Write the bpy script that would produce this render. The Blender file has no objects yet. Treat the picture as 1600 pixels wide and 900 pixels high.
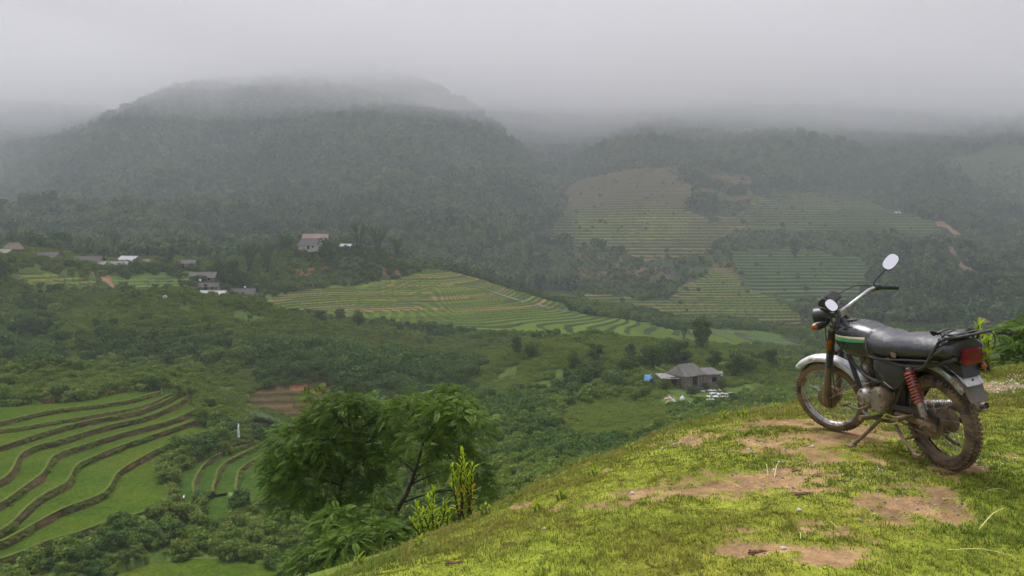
import bpy, math, random
import numpy as np
from mathutils import Vector, Matrix

# ------------------------------------------------------------------ scene, camera, light
S = bpy.context.scene
COL = S.collection
R_ = math.radians
CZ = 1.45                      # eye height above the grass
F_, PITCH = 1250.0, R_(3.433)
CPI, SPI = math.cos(PITCH), math.sin(PITCH)
cam_d = bpy.data.cameras.new('camera')
cam = bpy.data.objects.new('camera', cam_d); COL.objects.link(cam)
cam.location = (0, 0, CZ); cam.rotation_euler = (R_(90) - PITCH, 0, 0)
cam_d.sensor_width = 36; cam_d.lens = 36 * F_ / 1600
cam_d.clip_start = 0.1; cam_d.clip_end = 6000
S.camera = cam

SUN_EL, SUN_ROT = R_(58), R_(-25)
world = bpy.data.worlds.new('World'); S.world = world; world.use_nodes = True
wn, wl = world.node_tree.nodes, world.node_tree.links
wn.clear()
wo = wn.new('ShaderNodeOutputWorld'); wb = wn.new('ShaderNodeBackground')
sky = wn.new('ShaderNodeTexSky'); sky.sky_type = 'NISHITA'; sky.sun_disc = False
sky.sun_elevation = SUN_EL; sky.sun_rotation = SUN_ROT
sky.air_density = 1.5; sky.dust_density = 4.0; sky.ozone_density = 1.0
hs = wn.new('ShaderNodeHueSaturation'); hs.inputs['Saturation'].default_value = 0.10
wl.new(sky.outputs[0], hs.inputs['Color'])
tint = wn.new('ShaderNodeMix'); tint.data_type = 'RGBA'; tint.blend_type = 'MULTIPLY'; tint.inputs[0].default_value = 1
tint.inputs[7].default_value = (1.0, 0.955, 1.045, 1)
wl.new(hs.outputs[0], tint.inputs[6]); wl.new(tint.outputs[2], wb.inputs[0])
wb.inputs[1].default_value = 0.088
wl.new(wb.outputs[0], wo.inputs[0])
sl = bpy.data.lights.new('sun', 'SUN'); sl.energy = 1.5; sl.angle = R_(35); sl.color = (1.0, 0.975, 0.93)
sun = bpy.data.objects.new('sun', sl); COL.objects.link(sun)
sun.rotation_euler = Vector((-math.sin(SUN_ROT) * math.cos(SUN_EL), -math.cos(SUN_ROT) * math.cos(SUN_EL), -math.sin(SUN_EL))).to_track_quat('-Z', 'Y').to_euler()
S.view_settings.view_transform = 'Standard'; S.view_settings.look = 'None'
S.view_settings.gamma = 1; S.view_settings.use_curve_mapping = False
S.view_settings.exposure = 1.36
S.render.engine = 'CYCLES'
cy = S.cycles
cy.max_bounces = 6; cy.diffuse_bounces = 2; cy.glossy_bounces = 2; cy.transmission_bounces = 3
cy.transparent_max_bounces = 8; cy.volume_bounces = 5
cy.use_denoising = True
try: cy.denoiser = 'OPENIMAGEDENOISE'; cy.denoising_input_passes = 'RGB_ALBEDO_NORMAL'
except Exception: pass
cy.use_adaptive_sampling = True; cy.adaptive_threshold = 0.01
cy.sample_clamp_indirect = 4

# ------------------------------------------------------------------ helpers
rng = np.random.default_rng(7); random.seed(7)

def P(u, v, d):
    """world point seen at photo position (u, v) and d metres ahead"""
    a = (np.asarray(u, float) - 800) / F_; b = (450 - np.asarray(v, float)) / F_
    k = d / (CPI + b * SPI)
    return a * k, d + 0 * a, CZ + (b * CPI - SPI) * k

def Pz(u, v, zrel):
    """world point seen at (u, v) lying at height zrel relative to the eye"""
    a = (np.asarray(u, float) - 800) / F_; b = (450 - np.asarray(v, float)) / F_
    k = zrel / (b * CPI - SPI)
    return a * k, (CPI + b * SPI) * k, CZ + zrel + 0 * a

def proj(x, y, z):
    zz = z - CZ
    dep = y * CPI - zz * SPI; up = y * SPI + zz * CPI
    dep = np.where(dep < 0.01, 0.01, dep)
    return 800 + F_ * x / dep, 450 - F_ * up / dep

def _hash(ix, iy, seed):
    h = (ix.astype(np.int64) * 374761393 + iy.astype(np.int64) * 668265263 + seed * 974634777) & 0xffffffff
    h = ((h ^ (h >> 13)) * 1274126177) & 0xffffffff
    h = ((h ^ (h >> 16)) * 2246822519) & 0xffffffff
    return ((h ^ (h >> 15)) & 0xffffff) / float(0xffffff)

def vnoise(x, y, seed=0):
    x = np.asarray(x, float); y = np.asarray(y, float)
    ix, iy = np.floor(x), np.floor(y); fx, fy = x - ix, y - iy
    fx = fx * fx * (3 - 2 * fx); fy = fy * fy * (3 - 2 * fy)
    a = _hash(ix, iy, seed); b = _hash(ix + 1, iy, seed); c = _hash(ix, iy + 1, seed); d = _hash(ix + 1, iy + 1, seed)
    return (a * (1 - fx) + b * fx) * (1 - fy) + (c * (1 - fx) + d * fx) * fy

def fbm(x, y, seed=0, octv=4):
    s = 0; a = 0.5; t = 0
    for k in range(octv):
        s = s + a * vnoise(x * 2 ** k + 17.3 * k, y * 2 ** k - 9.1 * k, seed + k); t += a; a *= 0.5
    return s / t * 2 - 1

def inpoly(u, v, poly):
    n = len(poly); res = np.zeros(np.shape(u), bool)
    for i in range(n):
        x1, y1 = poly[i]; x2, y2 = poly[(i + 1) % n]
        if y1 == y2: continue
        c = ((v >= min(y1, y2)) & (v < max(y1, y2)))
        res ^= c & (u < x1 + (v - y1) * (x2 - x1) / (y2 - y1))
    return res

def mesh_np(name, verts, quads=None, tris=None, mats=(), col=None, smooth=False, mi=None):
    me = bpy.data.meshes.new(name)
    verts = np.asarray(verts, np.float32)
    me.vertices.add(len(verts)); me.vertices.foreach_set('co', verts.ravel())
    parts, tot = [], []
    if quads is not None and len(quads): q = np.asarray(quads, np.int32); parts.append(q.ravel()); tot.append(np.full(len(q), 4, np.int32))
    if tris is not None and len(tris): q = np.asarray(tris, np.int32); parts.append(q.ravel()); tot.append(np.full(len(q), 3, np.int32))
    li = np.concatenate(parts); lt = np.concatenate(tot)
    ls = np.concatenate([[0], np.cumsum(lt)[:-1]]).astype(np.int32)
    me.loops.add(len(li)); me.loops.foreach_set('vertex_index', li)
    me.polygons.add(len(lt)); me.polygons.foreach_set('loop_start', ls)
    try: me.polygons.foreach_set('loop_total', lt)
    except Exception: pass
    if smooth: me.polygons.foreach_set('use_smooth', np.ones(len(lt), bool))
    for m in mats: me.materials.append(m)
    if mi is not None: me.polygons.foreach_set('material_index', np.asarray(mi, np.int32))
    me.update(calc_edges=True)
    if col is not None:
        at = me.color_attributes.new('col', 'FLOAT_COLOR', 'POINT')
        c4 = np.ones((len(verts), 4), np.float32); c4[:, :3] = col
        at.data.foreach_set('color', c4.ravel())
    return me

def tag(o, label=None, cat=None, group=None, kind=None):
    if label: o['label'] = label
    if cat: o['category'] = cat
    if group: o['group'] = group
    if kind: o['kind'] = kind
    return o

def link(name, me, parent=None):
    o = bpy.data.objects.new(name, me); COL.objects.link(o)
    if parent is not None: o.parent = parent
    return o

def empty(name, loc=(0, 0, 0), rz=0.0):
    o = bpy.data.objects.new(name, None); COL.objects.link(o); o.location = loc; o.rotation_euler = (0, 0, rz)
    o.empty_display_size = 0.2
    return o

def dup(o, loc, rz=0.0, scale=1.0):
    r = o.copy(); COL.objects.link(r); r.location = loc; r.rotation_euler = (0, 0, rz)
    r.scale = (scale, scale, scale) if not hasattr(scale, '__len__') else scale
    for ch in list(o.children):
        c = ch.copy(); COL.objects.link(c); c.parent = r
        for g in list(ch.children):
            e = g.copy(); COL.objects.link(e); e.parent = c
    return r

# ---- materials
def nmat(name):
    m = bpy.data.materials.new(name); m.use_nodes = True
    nt = m.node_tree; nt.nodes.clear()
    out = nt.nodes.new('ShaderNodeOutputMaterial'); bs = nt.nodes.new('ShaderNodeBsdfPrincipled')
    nt.links.new(bs.outputs[0], out.inputs[0])
    return m, nt, bs, out

def noise_node(nt, scale, detail=4, rough=0.6, vec=None, dist=0.0):
    n = nt.nodes.new('ShaderNodeTexNoise'); n.inputs['Scale'].default_value = scale
    n.inputs['Detail'].default_value = detail; n.inputs['Roughness'].default_value = rough
    n.inputs['Distortion'].default_value = dist
    if vec is None:
        tc = nt.nodes.new('ShaderNodeTexCoord'); vec = tc.outputs['Object']
    nt.links.new(vec, n.inputs['Vector'])
    return n

def ramp(nt, fac, stops):
    r = nt.nodes.new('ShaderNodeValToRGB'); nt.links.new(fac, r.inputs[0])
    els = r.color_ramp.elements
    while len(els) < len(stops): els.new(0.5)
    for e, (p, c) in zip(els, stops):
        e.position = p; e.color = (c[0], c[1], c[2], 1) if hasattr(c, '__len__') else (c, c, c, 1)
    return r

def mix(nt, a, b, fac=1.0, blend='MIX'):
    m = nt.nodes.new('ShaderNodeMix'); m.data_type = 'RGBA'; m.blend_type = blend
    for s, i in ((fac, 0), (a, 6), (b, 7)):
        if hasattr(s, 'is_output'): nt.links.new(s, m.inputs[i])
        elif i == 0: m.inputs[0].default_value = s
        else: m.inputs[i].default_value = (s[0], s[1], s[2], 1)
    return m.outputs[2]

def bump(nt, bs, h, strength=0.3, dist=0.02):
    b = nt.nodes.new('ShaderNodeBump'); b.inputs['Strength'].default_value = strength; b.inputs['Distance'].default_value = dist
    nt.links.new(h, b.inputs['Height']); nt.links.new(b.outputs[0], bs.inputs['Normal'])

def surf(name, c1, c2=None, rough=0.6, metal=0.0, scale=20, mud=None, mudamt=0.5, bumps=0.0, bscale=None, spec=0.5, mscale=9):
    """two-tone surface with optional patchy mud or rust"""
    m, nt, bs, out = nmat(name)
    n = noise_node(nt, scale, 6, 0.65)
    c2 = c2 or tuple(x * 0.6 for x in c1)
    c = ramp(nt, n.outputs[0], [(0.32, c1), (0.68, c2)]).outputs[0]
    bs.inputs['Roughness'].default_value = rough; bs.inputs['Metallic'].default_value = metal
    bs.inputs['Specular IOR Level'].default_value = spec
    if mud:
        n2 = noise_node(nt, mscale, 8, 0.7, dist=0.4)
        k = ramp(nt, n2.outputs[0], [(0.62 - mudamt * 0.4, 0.0), (0.74 - mudamt * 0.4, 1.0)])
        c = mix(nt, c, mud, k.outputs[0])
        rr = mix(nt, (rough,) * 3, (0.85,) * 3, k.outputs[0]); nt.links.new(rr, bs.inputs['Roughness'])
        if metal:
            mm = mix(nt, (metal,) * 3, (0.0,) * 3, k.outputs[0]); nt.links.new(mm, bs.inputs['Metallic'])
    nt.links.new(c, bs.inputs['Base Color'])
    if bumps:
        nb = noise_node(nt, bscale or scale * 3, 5, 0.7); bump(nt, bs, nb.outputs[0], bumps, 0.01)
    return m

def leaf_mat(name, c1, c2, trans=0.3, rough=0.55):
    m, nt, bs, out = nmat(name)
    at = nt.nodes.new('ShaderNodeAttribute'); at.attribute_name = 'col'
    oi = nt.nodes.new('ShaderNodeObjectInfo')
    base = mix(nt, c1, c2, oi.outputs['Random'])
    c = mix(nt, base, at.outputs['Color'], 1.0, 'MULTIPLY')
    nt.links.new(c, bs.inputs['Base Color']); bs.inputs['Roughness'].default_value = rough
    bs.inputs['Specular IOR Level'].default_value = 0.06
    if trans > 0:
        tr = nt.nodes.new('ShaderNodeBsdfTranslucent'); nt.links.new(c, tr.inputs[0])
        ms = nt.nodes.new('ShaderNodeMixShader'); ms.inputs[0].default_value = trans
        nt.links.new(bs.outputs[0], ms.inputs[1]); nt.links.new(tr.outputs[0], ms.inputs[2]); nt.links.new(ms.outputs[0], out.inputs[0])
    return m

# ---- mesh collector
class MB:
    def __init__(self): self.v = []; self.f = []
    def add(self, vs, fs):
        o = len(self.v); self.v += [Vector(p) for p in vs]; self.f += [tuple(i + o for i in f) for f in fs]
        return self
    def box(self, c, s, rot=None, taper=1.0):
        vs = []
        for z in (-.5, .5):
            k = taper if z > 0 else 1.0
            for x, y in ((-.5, -.5), (.5, -.5), (.5, .5), (-.5, .5)):
                p = Vector((x * s[0] * k, y * s[1] * k, z * s[2]))
                if rot is not None: p = rot @ p
                vs.append(p + Vector(c))
        return self.add(vs, [(3, 2, 1, 0), (4, 5, 6, 7), (0, 1, 5, 4), (1, 2, 6, 5), (2, 3, 7, 6), (3, 0, 4, 7)])
    def tube(self, pts, rad, n=8, cap=True, flat=1.0):
        pts = [Vector(p) for p in pts]; m = len(pts)
        rad = [rad] * m if not hasattr(rad, '__len__') else rad
        rings = []; t0 = (pts[1] - pts[0]).normalized()
        ref = Vector((0, 0, 1)) if abs(t0.z) < 0.9 else Vector((1, 0, 0))
        nrm = (ref - t0 * ref.dot(t0)).normalized()
        for i, p in enumerate(pts):
            t = (pts[min(i + 1, m - 1)] - pts[max(i - 1, 0)]).normalized()
            nrm = nrm - t * nrm.dot(t)
            nrm = nrm.normalized() if nrm.length > 1e-6 else t.orthogonal().normalized()
            b = t.cross(nrm)
            rings.append([p + (nrm * math.cos(2 * math.pi * k / n) * flat + b * math.sin(2 * math.pi * k / n)) * rad[i] for k in range(n)])
        return self.loft(rings, cap)
    def loft(self, rings, cap=True, closed=True):
        n = len(rings[0]); vs = [p for r in rings for p in r]; fs = []
        for i in range(len(rings) - 1):
            for k in range(n if closed else n - 1):
                k2 = (k + 1) % n
                fs.append((i * n + k, i * n + k2, (i + 1) * n + k2, (i + 1) * n + k))
        if cap and closed:
            fs.append(tuple(reversed(range(n)))); fs.append(tuple(range((len(rings) - 1) * n, len(rings) * n)))
        return self.add(vs, fs)
    def lathe(self, prof, c=(0, 0, 0), axis=(0, 1, 0), n=32, closed=False, a0=0, a1=2 * math.pi):
        """prof: list of (radius, offset along axis)"""
        c = Vector(c); ax = Vector(axis).normalized(); e1 = Vector((1, 0, 0)) if abs(ax.x) < 0.9 else Vector((0, 0, 1))
        e1 = (e1 - ax * e1.dot(ax)).normalized(); e2 = ax.cross(e1)
        full = abs(a1 - a0 - 2 * math.pi) < 1e-6; m = n if full else n + 1
        vs = []
        for i in range(m):
            a = a0 + (a1 - a0) * i / n
            d = e1 * math.cos(a) + e2 * math.sin(a)
            vs += [c + d * r + ax * h for r, h in prof]
        k = len(prof); fs = []
        for i in range(n):
            j = (i + 1) % m
            for q in range(k if closed else k - 1):
                q2 = (q + 1) % k
                fs.append((i * k + q, i * k + q2, j * k + q2, j * k + q))
        return self.add(vs, fs)
    def ell(self, c, s, n=16, m=10, rot=None):
        rings = []
        for i in range(m + 1):
            th = math.pi * i / m; r = max(math.sin(th), 0.02); ring = []
            for k in range(n):
                p = Vector((r * math.cos(2 * math.pi * k / n) * s[0], r * math.sin(2 * math.pi * k / n) * s[1], -math.cos(th) * s[2]))
                if rot is not None: p = rot @ p
                ring.append(p + Vector(c))
            rings.append(ring)
        return self.loft(rings)
    def xf(self, M):
        self.v = [M @ p for p in self.v]; return self
    def mesh(self, name, mat, smooth=True, bevel=0.0, angle=40):
        me = bpy.data.meshes.new(name); me.from_pydata([tuple(p) for p in self.v], [], self.f)
        me.materials.append(mat)
        import bmesh
        bm = bmesh.new(); bm.from_mesh(me)
        bmesh.ops.recalc_face_normals(bm, faces=bm.faces)
        if bevel > 0:
            es = [e for e in bm.edges if e.is_manifold and e.calc_face_angle(0) > R_(35)]
            bmesh.ops.bevel(bm, geom=es, offset=bevel, segments=2, affect='EDGES', clamp_overlap=True)
        if smooth:
            for f in bm.faces: f.smooth = True
            for e in bm.edges:
                if e.is_manifold and e.calc_face_angle(0) > R_(angle): e.smooth = False
        bm.to_mesh(me); bm.free()
        return me
    def build(self, name, mat, parent=None, smooth=True, bevel=0.0, angle=40):
        return link(name, self.mesh(name, mat, smooth, bevel, angle), parent)
# ------------------------------------------------------------------ terrain: one sheet, from feature lines near to far
# every line: list of (u, v, d) along the land from left to right
LINES = [
 [(-300,2400,0.9),(800,2520,0.9),(1900,2300,0.9)],
 [(-300,1160,2.7),(0,1150,2.8),(500,1010,3.1),(800,1000,3.1),(1200,960,3.1),(1900,958,3.1)],
 [(-300,1200,3.2),(0,1160,3.3),(300,1020,3.9),(520,902,4.6),(600,866,5.0),(720,820,5.6),(800,782,6.0),(900,732,6.5),(1000,692,6.9),(1040,675,7.0),(1140,652,7.3),(1240,634,7.6),(1340,616,8.1),(1450,597,8.8),(1600,576,9.5),(1900,560,11)],
 [(-300,1300,4.4),(0,1230,4.5),(300,1080,5.2),(520,945,6.0),(720,866,7.1),(900,775,8.1),(1040,712,8.8),(1240,658,9.6),(1450,618,10.9),(1600,596,11.8),(1900,580,13.5)],
 [(-300,1010,13),(0,960,13),(400,925,13),(600,862,13.5),(720,835,13.5),(800,825,13.5),(1000,760,14),(1240,710,15),(1450,660,16),(1600,622,17),(1900,600,19)],
 [(-300,1060,55),(0,1010,57),(450,1005,58),(600,950,55),(700,850,52),(800,805,50),(900,785,52),(1000,765,55),(1200,700,60),(1600,642,60),(1900,630,60)],
 [(-300,960,64),(-60,905,67),(0,882,69),(60,856,72),(120,840,74),(180,822,77),(240,812,79),(272,815,80),(300,830,79),(360,828,79.5),(440,830,80),(520,840,78),(600,782,85),(700,735,85),(800,722,85),(900,716,85),(1000,706,90),(1100,682,95),(1240,645,105),(1600,612,110),(1900,610,110)],
 [(-300,640,105),(0,628,113),(120,620,116),(190,608,121),(245,602,124),(286,604,129),(300,612,128),(336,655,117),(352,676,112),(390,680,112),(414,686,111),(440,694,110),(500,700,115),(600,682,118),(700,672,118),(750,680,110),(800,672,110),(900,656,112),(1000,650,115),(1100,642,118),(1240,622,125),(1600,610,130),(1900,610,130)],
 [(-300,625,122),(0,608,128),(100,592,133),(200,582,138),(250,583,141),(300,595,142),(340,615,140),(380,640,135),(420,662,131),(470,692,127),(520,672,140),(600,660,142),(700,655,138),(800,648,130),(900,637,128),(1000,634,128),(1100,628,130),(1240,612,140),(1600,610,140),(1900,610,140)],
 [(-300,608,146),(0,606,146),(200,590,155),(300,606,157),(380,672,148),(450,672,150),(520,672,152),(600,654,152),(700,655,147),(750,645,144),(800,642,138),(900,628,138),(1000,620,139),(1060,612,142),(1100,610,142),(1240,610,145),(1600,614,145),(1900,614,145)],
 [(-300,610,165),(0,602,165),(200,590,172),(300,602,172),(380,612,166),(450,608,169),(520,608,172),(600,640,165),(700,655,155),(750,640,152),(800,636,146),(900,618,148),(1000,605,150),(1060,597,150),(1100,592,152),(1200,600,152),(1240,606,152),(1600,615,150),(1900,615,150)],
 [(-300,590,195),(0,582,200),(60,560,210),(100,532,215),(150,496,222),(200,478,228),(260,472,232),(330,480,234),(400,491,240),(500,508,250),(600,528,262),(700,549,255),(760,563,215),(800,552,195),(860,545,190),(950,540,192),(1000,540,195),(1060,548,198),(1120,560,200),(1180,575,200),(1240,588,195),(1600,600,185),(1900,600,185)],
 [(-300,545,230),(0,520,235),(100,505,245),(200,505,255),(300,508,258),(400,508,265),(500,518,272),(600,534,280),(700,548,275),(800,562,225),(900,562,225),(1000,562,228),(1100,578,230),(1200,590,230),(1600,600,220),(1900,600,220)],
 [(-300,520,255),(0,502,262),(60,500,262),(120,493,268),(200,472,285),(300,472,285),(400,480,292),(500,505,298),(600,525,300),(700,530,300),(800,530,280),(900,532,275),(1000,535,275),(1100,540,280),(1200,550,285),(1240,556,280),(1400,560,280),(1600,560,280),(1900,560,280)],
 [(-300,440,285),(0,412,300),(60,416,303),(140,440,303),(200,448,305),(300,448,306),(340,460,315),(400,468,322),(440,473,326),(500,472,335),(600,482,335),(700,492,335),(800,505,330),(900,512,328),(1000,520,328),(1100,527,325),(1200,537,320),(1400,540,320),(1600,540,320),(1900,540,320)],
 [(-300,410,320),(0,397,325),(60,402,328),(140,417,335),(200,420,338),(300,422,340),(340,437,345),(400,449,352),(450,454,355),(500,455,362),(600,448,375),(680,432,390),(740,447,390),(800,467,385),(900,487,375),(1000,502,370),(1100,511,370),(1200,525,345),(1400,530,345),(1600,530,345),(1900,530,345)],
 [(-300,402,370),(0,402,375),(200,410,385),(300,410,388),(350,410,392),(400,404,395),(450,393,405),(500,387,410),(560,390,415),(620,404,420),(680,419,425),(740,432,430),(800,453,430),(900,475,420),(1000,490,410),(1100,500,405),(1200,513,395),(1300,519,390),(1600,510,390),(1900,510,390)],
 [(-300,405,415),(0,405,420),(200,413,430),(400,418,440),(500,416,450),(620,430,460),(680,442,465),(740,448,465),(800,463,460),(860,472,455),(950,481,450),(1000,488,445),(1100,496,440),(1200,505,430),(1300,505,430),(1600,495,430),(1900,495,430)],
 [(-300,395,455),(0,395,460),(200,404,480),(400,400,500),(500,392,505),(600,402,510),(700,432,505),(800,458,505),(900,462,495),(1000,458,490),(1100,462,480),(1200,472,470),(1300,482,462),(1400,472,462),(1600,455,460),(1900,455,460)],
 [(-300,345,650),(0,338,650),(200,340,650),(400,338,650),(600,330,650),(700,335,650),(800,358,650),(850,372,650),(900,362,645),(1000,350,650),(1200,350,650),(1400,352,650),(1600,375,640),(1900,370,640)],
 [(-300,330,830),(0,305,850),(60,285,850),(100,270,850),(200,250,850),(400,225,850),(600,225,850),(700,240,850),(800,265,850),(870,285,850),(930,278,835),(1000,264,820),(1200,272,830),(1400,292,830),(1500,288,830),(1600,305,830),(1900,300,830)],
 [(-300,330,980),(-50,310,950),(0,288,960),(60,252,980),(100,226,1000),(150,198,1030),(250,150,1050),(330,136,1080),(420,130,1100),(550,116,1150),(620,124,1140),(660,138,1120),(700,160,1080),(760,203,1020),(800,233,975),(850,270,930),(885,255,950),(930,232,1000),(1000,205,1060),(1200,200,1080),(1400,205,1060),(1500,208,1010),(1600,200,980),(1900,195,980)],
 [(-300,300,1080),(0,262,1080),(60,235,1090),(100,215,1100),(150,195,1120),(250,160,1150),(330,140,1180),(420,124,1200),(550,114,1215),(620,132,1215),(660,156,1190),(700,186,1150),(760,228,1090),(800,252,1050),(850,278,1010),(885,262,1020),(930,236,1060),(1000,205,1110),(1200,180,1180),(1400,180,1160),(1600,180,1120),(1900,180,1120)],
 [(-300,172,1250),(0,160,1250),(100,166,1250),(180,185,1260),(250,200,1270),(330,160,1280),(420,110,1300),(550,90,1300),(800,130,1300),(1000,140,1300),(1200,140,1300),(1400,145,1280),(1600,150,1250),(1900,150,1250)],
 [(-300,150,1500),(0,140,1500),(100,135,1500),(200,148,1520),(300,150,1540),(420,80,1500),(600,60,1500),(1000,80,1500),(1600,110,1500),(1900,110,1500)],
 [(-300,60,2000),(1900,60,2000)],
]
DEG = math.pi / 180
az = np.concatenate([np.linspace(-180, -52, 60)[:-1], np.linspace(-52, -37, 60)[:-1], np.linspace(-37, 37, 860), np.linspace(37, 52, 60)[1:], np.linspace(52, 180, 60)[1:]]) * DEG
rr = [0.6]
while rr[-1] < 1990:
    r = rr[-1]
    rr.append(r + (max(0.02, 0.0068 * r) if r < 12 else 0.0078 * r if r < 150 else min(0.0078 * r, 1.15) if r < 860 else 3.2 if r < 1200 else 12))
rad = np.array(rr)
NA, NR = len(az), len(rad)
def line_at(L, aq):
    L = np.array(L, float); x, y, z = P(L[:, 0], L[:, 1], L[:, 2])
    a = np.arctan2(x, y); r = np.hypot(x, y)
    af = np.linspace(-60 * DEG, 60 * DEG, 1200)
    rf = np.interp(af, a, r); zf = np.interp(af, a, z)
    k = np.exp(-0.5 * (np.arange(-18, 19) / 6.0) ** 2); k /= k.sum()
    rf = np.convolve(np.pad(rf, 18, mode='edge'), k, 'valid'); zf = np.convolve(np.pad(zf, 18, mode='edge'), k, 'valid')
    # wrap the two ends together behind the camera
    ra = np.interp(aq, af, rf); za = np.interp(aq, af, zf)
    m = np.abs(aq) > 60 * DEG
    w = (aq[m] / math.pi + 1) / 2
    s = np.where(aq[m] > 0, 1 - (aq[m] - math.pi / 3) / (4 * math.pi / 3), (-math.pi / 3 - aq[m]) / (4 * math.pi / 3))
    s = np.clip(s, 0, 1)
    ra[m] = rf[-1] * s + rf[0] * (1 - s); za[m] = zf[-1] * s + zf[0] * (1 - s)
    return ra, za
LR = []; LZ = []
for L in LINES:
    a, b = line_at(L, az); LR.append(a); LZ.append(b)
LR = np.array(LR); LZ = np.array(LZ)
for k in range(1, len(LR)): LR[k] = np.maximum(LR[k], LR[k - 1] * 1.01)
Hh = np.diff(LR, axis=0); D = np.diff(LZ, axis=0) / Hh
M = np.zeros_like(LR); M[0] = D[0]; M[-1] = D[-1]
for k in range(1, len(LR) - 1):
    same = D[k - 1] * D[k] > 0
    w1 = 2 * Hh[k] + Hh[k - 1]; w2 = Hh[k] + 2 * Hh[k - 1]
    with np.errstate(divide='ignore', invalid='ignore'):
        M[k] = np.where(same, (w1 + w2) / (w1 / D[k - 1] + w2 / D[k]), 0)
Z = np.zeros((NA, NR)); RR = np.broadcast_to(rad, (NA, NR))
Z[:] = LZ[0][:, None]
for k in range(len(LR) - 1):
    t = (RR - LR[k][:, None]) / Hh[k][:, None]
    m = (t >= 0) & (t <= 1)
    t = np.clip(t, 0, 1)
    h00 = 2 * t ** 3 - 3 * t ** 2 + 1; h10 = t ** 3 - 2 * t ** 2 + t; h01 = -2 * t ** 3 + 3 * t ** 2; h11 = t ** 3 - t ** 2
    zz = h00 * LZ[k][:, None] + h10 * (Hh[k] * M[k])[:, None] + h01 * LZ[k + 1][:, None] + h11 * (Hh[k] * M[k + 1])[:, None]
    Z = np.where(m, zz, Z)
Z = np.where(RR > LR[-1][:, None], LZ[-1][:, None], Z)
AZ = np.broadcast_to(az[:, None], (NA, NR))
X = RR * np.sin(AZ); Y = RR * np.cos(AZ)
U, V = proj(X, Y, Z)

# classes, in photo regions and at their own distances
WN = 1.0 * np.clip((RR - 60) / 100, 0, 1) * fbm(X / 22, Y / 22, 19, 3); WM = np.clip((RR - 60) / 100, 0, 1) * fbm(X / 22, Y / 22, 20, 3); UW = U + 16 * WN; VW = V + 6 * WM
def reg(poly, r0, r1):
    j0, j1 = np.searchsorted(rad, [r0, r1]); m = np.zeros(U.shape, bool)
    m[:, j0:j1] = inpoly(UW[:, j0:j1], VW[:, j0:j1], poly); return m
def soft(mask, k=3):
    m = mask.astype(float)
    for _ in range(k):
        p = np.pad(m, 1, mode='edge'); m = (p[:-2, 1:-1] + p[2:, 1:-1] + p[1:-1, :-2] + p[1:-1, 2:] + p[1:-1, 1:-1]) / 5
    return m
mid_terr = reg([(395,478),(430,462),(520,448),(600,436),(660,424),(690,416),(740,428),(800,452),(860,468),(900,482),(1000,503),(1060,516),(1062,532),(1000,536),(900,536),(820,534),(760,528),(700,516),(600,502),(500,490)], 285, 445)
right_low = reg([(890,455),(960,462),(1040,470),(1110,415),(1150,410),(1165,440),(1230,480),(1275,500),(1250,514),(1150,504),(1050,494),(960,478)], 400, 600)
plain_r = reg([(1060,516),(1130,512),(1200,520),(1260,532),(1260,552),(1180,540),(1060,534)], 275, 400)
village_a = reg([(22,440),(30,405),(95,404),(150,430),(150,444),(60,444)], 285, 345)
village_b = reg([(170,450),(180,432),(230,425),(305,422),(300,440),(262,450)], 285, 350)
left_fld = reg([(-80,525),(-80,456),(20,458),(80,472),(140,488),(120,508),(60,524)], 228, 300)
brown_t = reg([(376,628),(400,606),(470,604),(525,606),(520,640),(500,660),(440,655)], 140, 200)
face_poly = [(868,345),(880,300),(905,274),(965,258),(1168,262),(1172,300),(1240,300),(1350,298),(1420,335),(1490,358),(1470,376),(1380,372),(1250,350),(1140,350),(1110,400),(1000,402),(960,385),(860,385)]
face = reg(face_poly, 520, 900)
face_b = reg([(1150,395),(1240,388),(1350,400),(1370,450),(1330,490),(1250,478),(1180,450)], 420, 680)
far_l = reg([(-80,350),(-80,290),(20,270),(70,290),(60,320),(0,350)], 620, 950)
far_r = reg([(1500,300),(1480,240),(1560,226),(1620,224),(1700,230),(1700,320),(1560,310)], 700, 1100)
yard = reg([(860,676),(880,640),(960,630),(1050,640),(1040,668),(960,690)], 95, 150)
SHR = fbm(X / 60, Y / 45, 31, 4)
# shrubby breaks in the far terraces
brk = reg([(1070,330),(1080,305),(1170,305),(1165,325),(1110,345)], 500, 900) | reg([(1000,275),(1172,262),(1180,298),(1165,300)], 640, 900) & (SHR > -0.1)
face &= ~brk & (SHR < 0.6)
face_b &= (SHR < 0.5)
TERR = {}
lev_id = np.zeros_like(Z); fr = np.zeros_like(Z); tmask = np.zeros_like(Z)
wig = fbm(X / 38, Y / 38, 5, 3)
def terrace(mask, h, wamp, flatp=0.72):
    global Z
    zb = Z + wig * wamp * h
    lv = np.floor(zb / h); f = zb / h - lv
    s = np.clip((f - flatp) / (1 - flatp), 0, 1)
    zt = (lv + s) * h + 0.5 * h * 0 - wig * wamp * h * 0.0
    w = soft(mask, 3)
    Z = Z * (1 - w) + (zt) * w
    m = mask
    lev_id[m] = lv[m]; fr[m] = f[m]; tmask[m] = 1
ridge = np.abs(fbm(X / 150, Y / 150, 77, 4))
amp = np.clip((RR - 480) / 300, 0, 1) * np.clip((1150 - RR) / 120, 0.25, 1)
allt = mid_terr | right_low | plain_r | village_a | village_b | left_fld | face | face_b | brown_t
calm = 1 - soft(allt | yard, 6)
Z = Z + amp * (ridge - 0.25) * 42 * (1 - 0.7 * soft(face | face_b, 8))
g2 = np.clip((RR - 18) / 60, 0, 1)
Z = Z + fbm(X / 14, Y / 14, 3, 4) * np.clip(RR * 0.006, 0, 1.6) * g2 * (0.07 + 0.93 * calm)
midb = np.clip((RR - 120) / 30, 0, 1) * np.clip((300 - RR) / 30, 0, 1)
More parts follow.
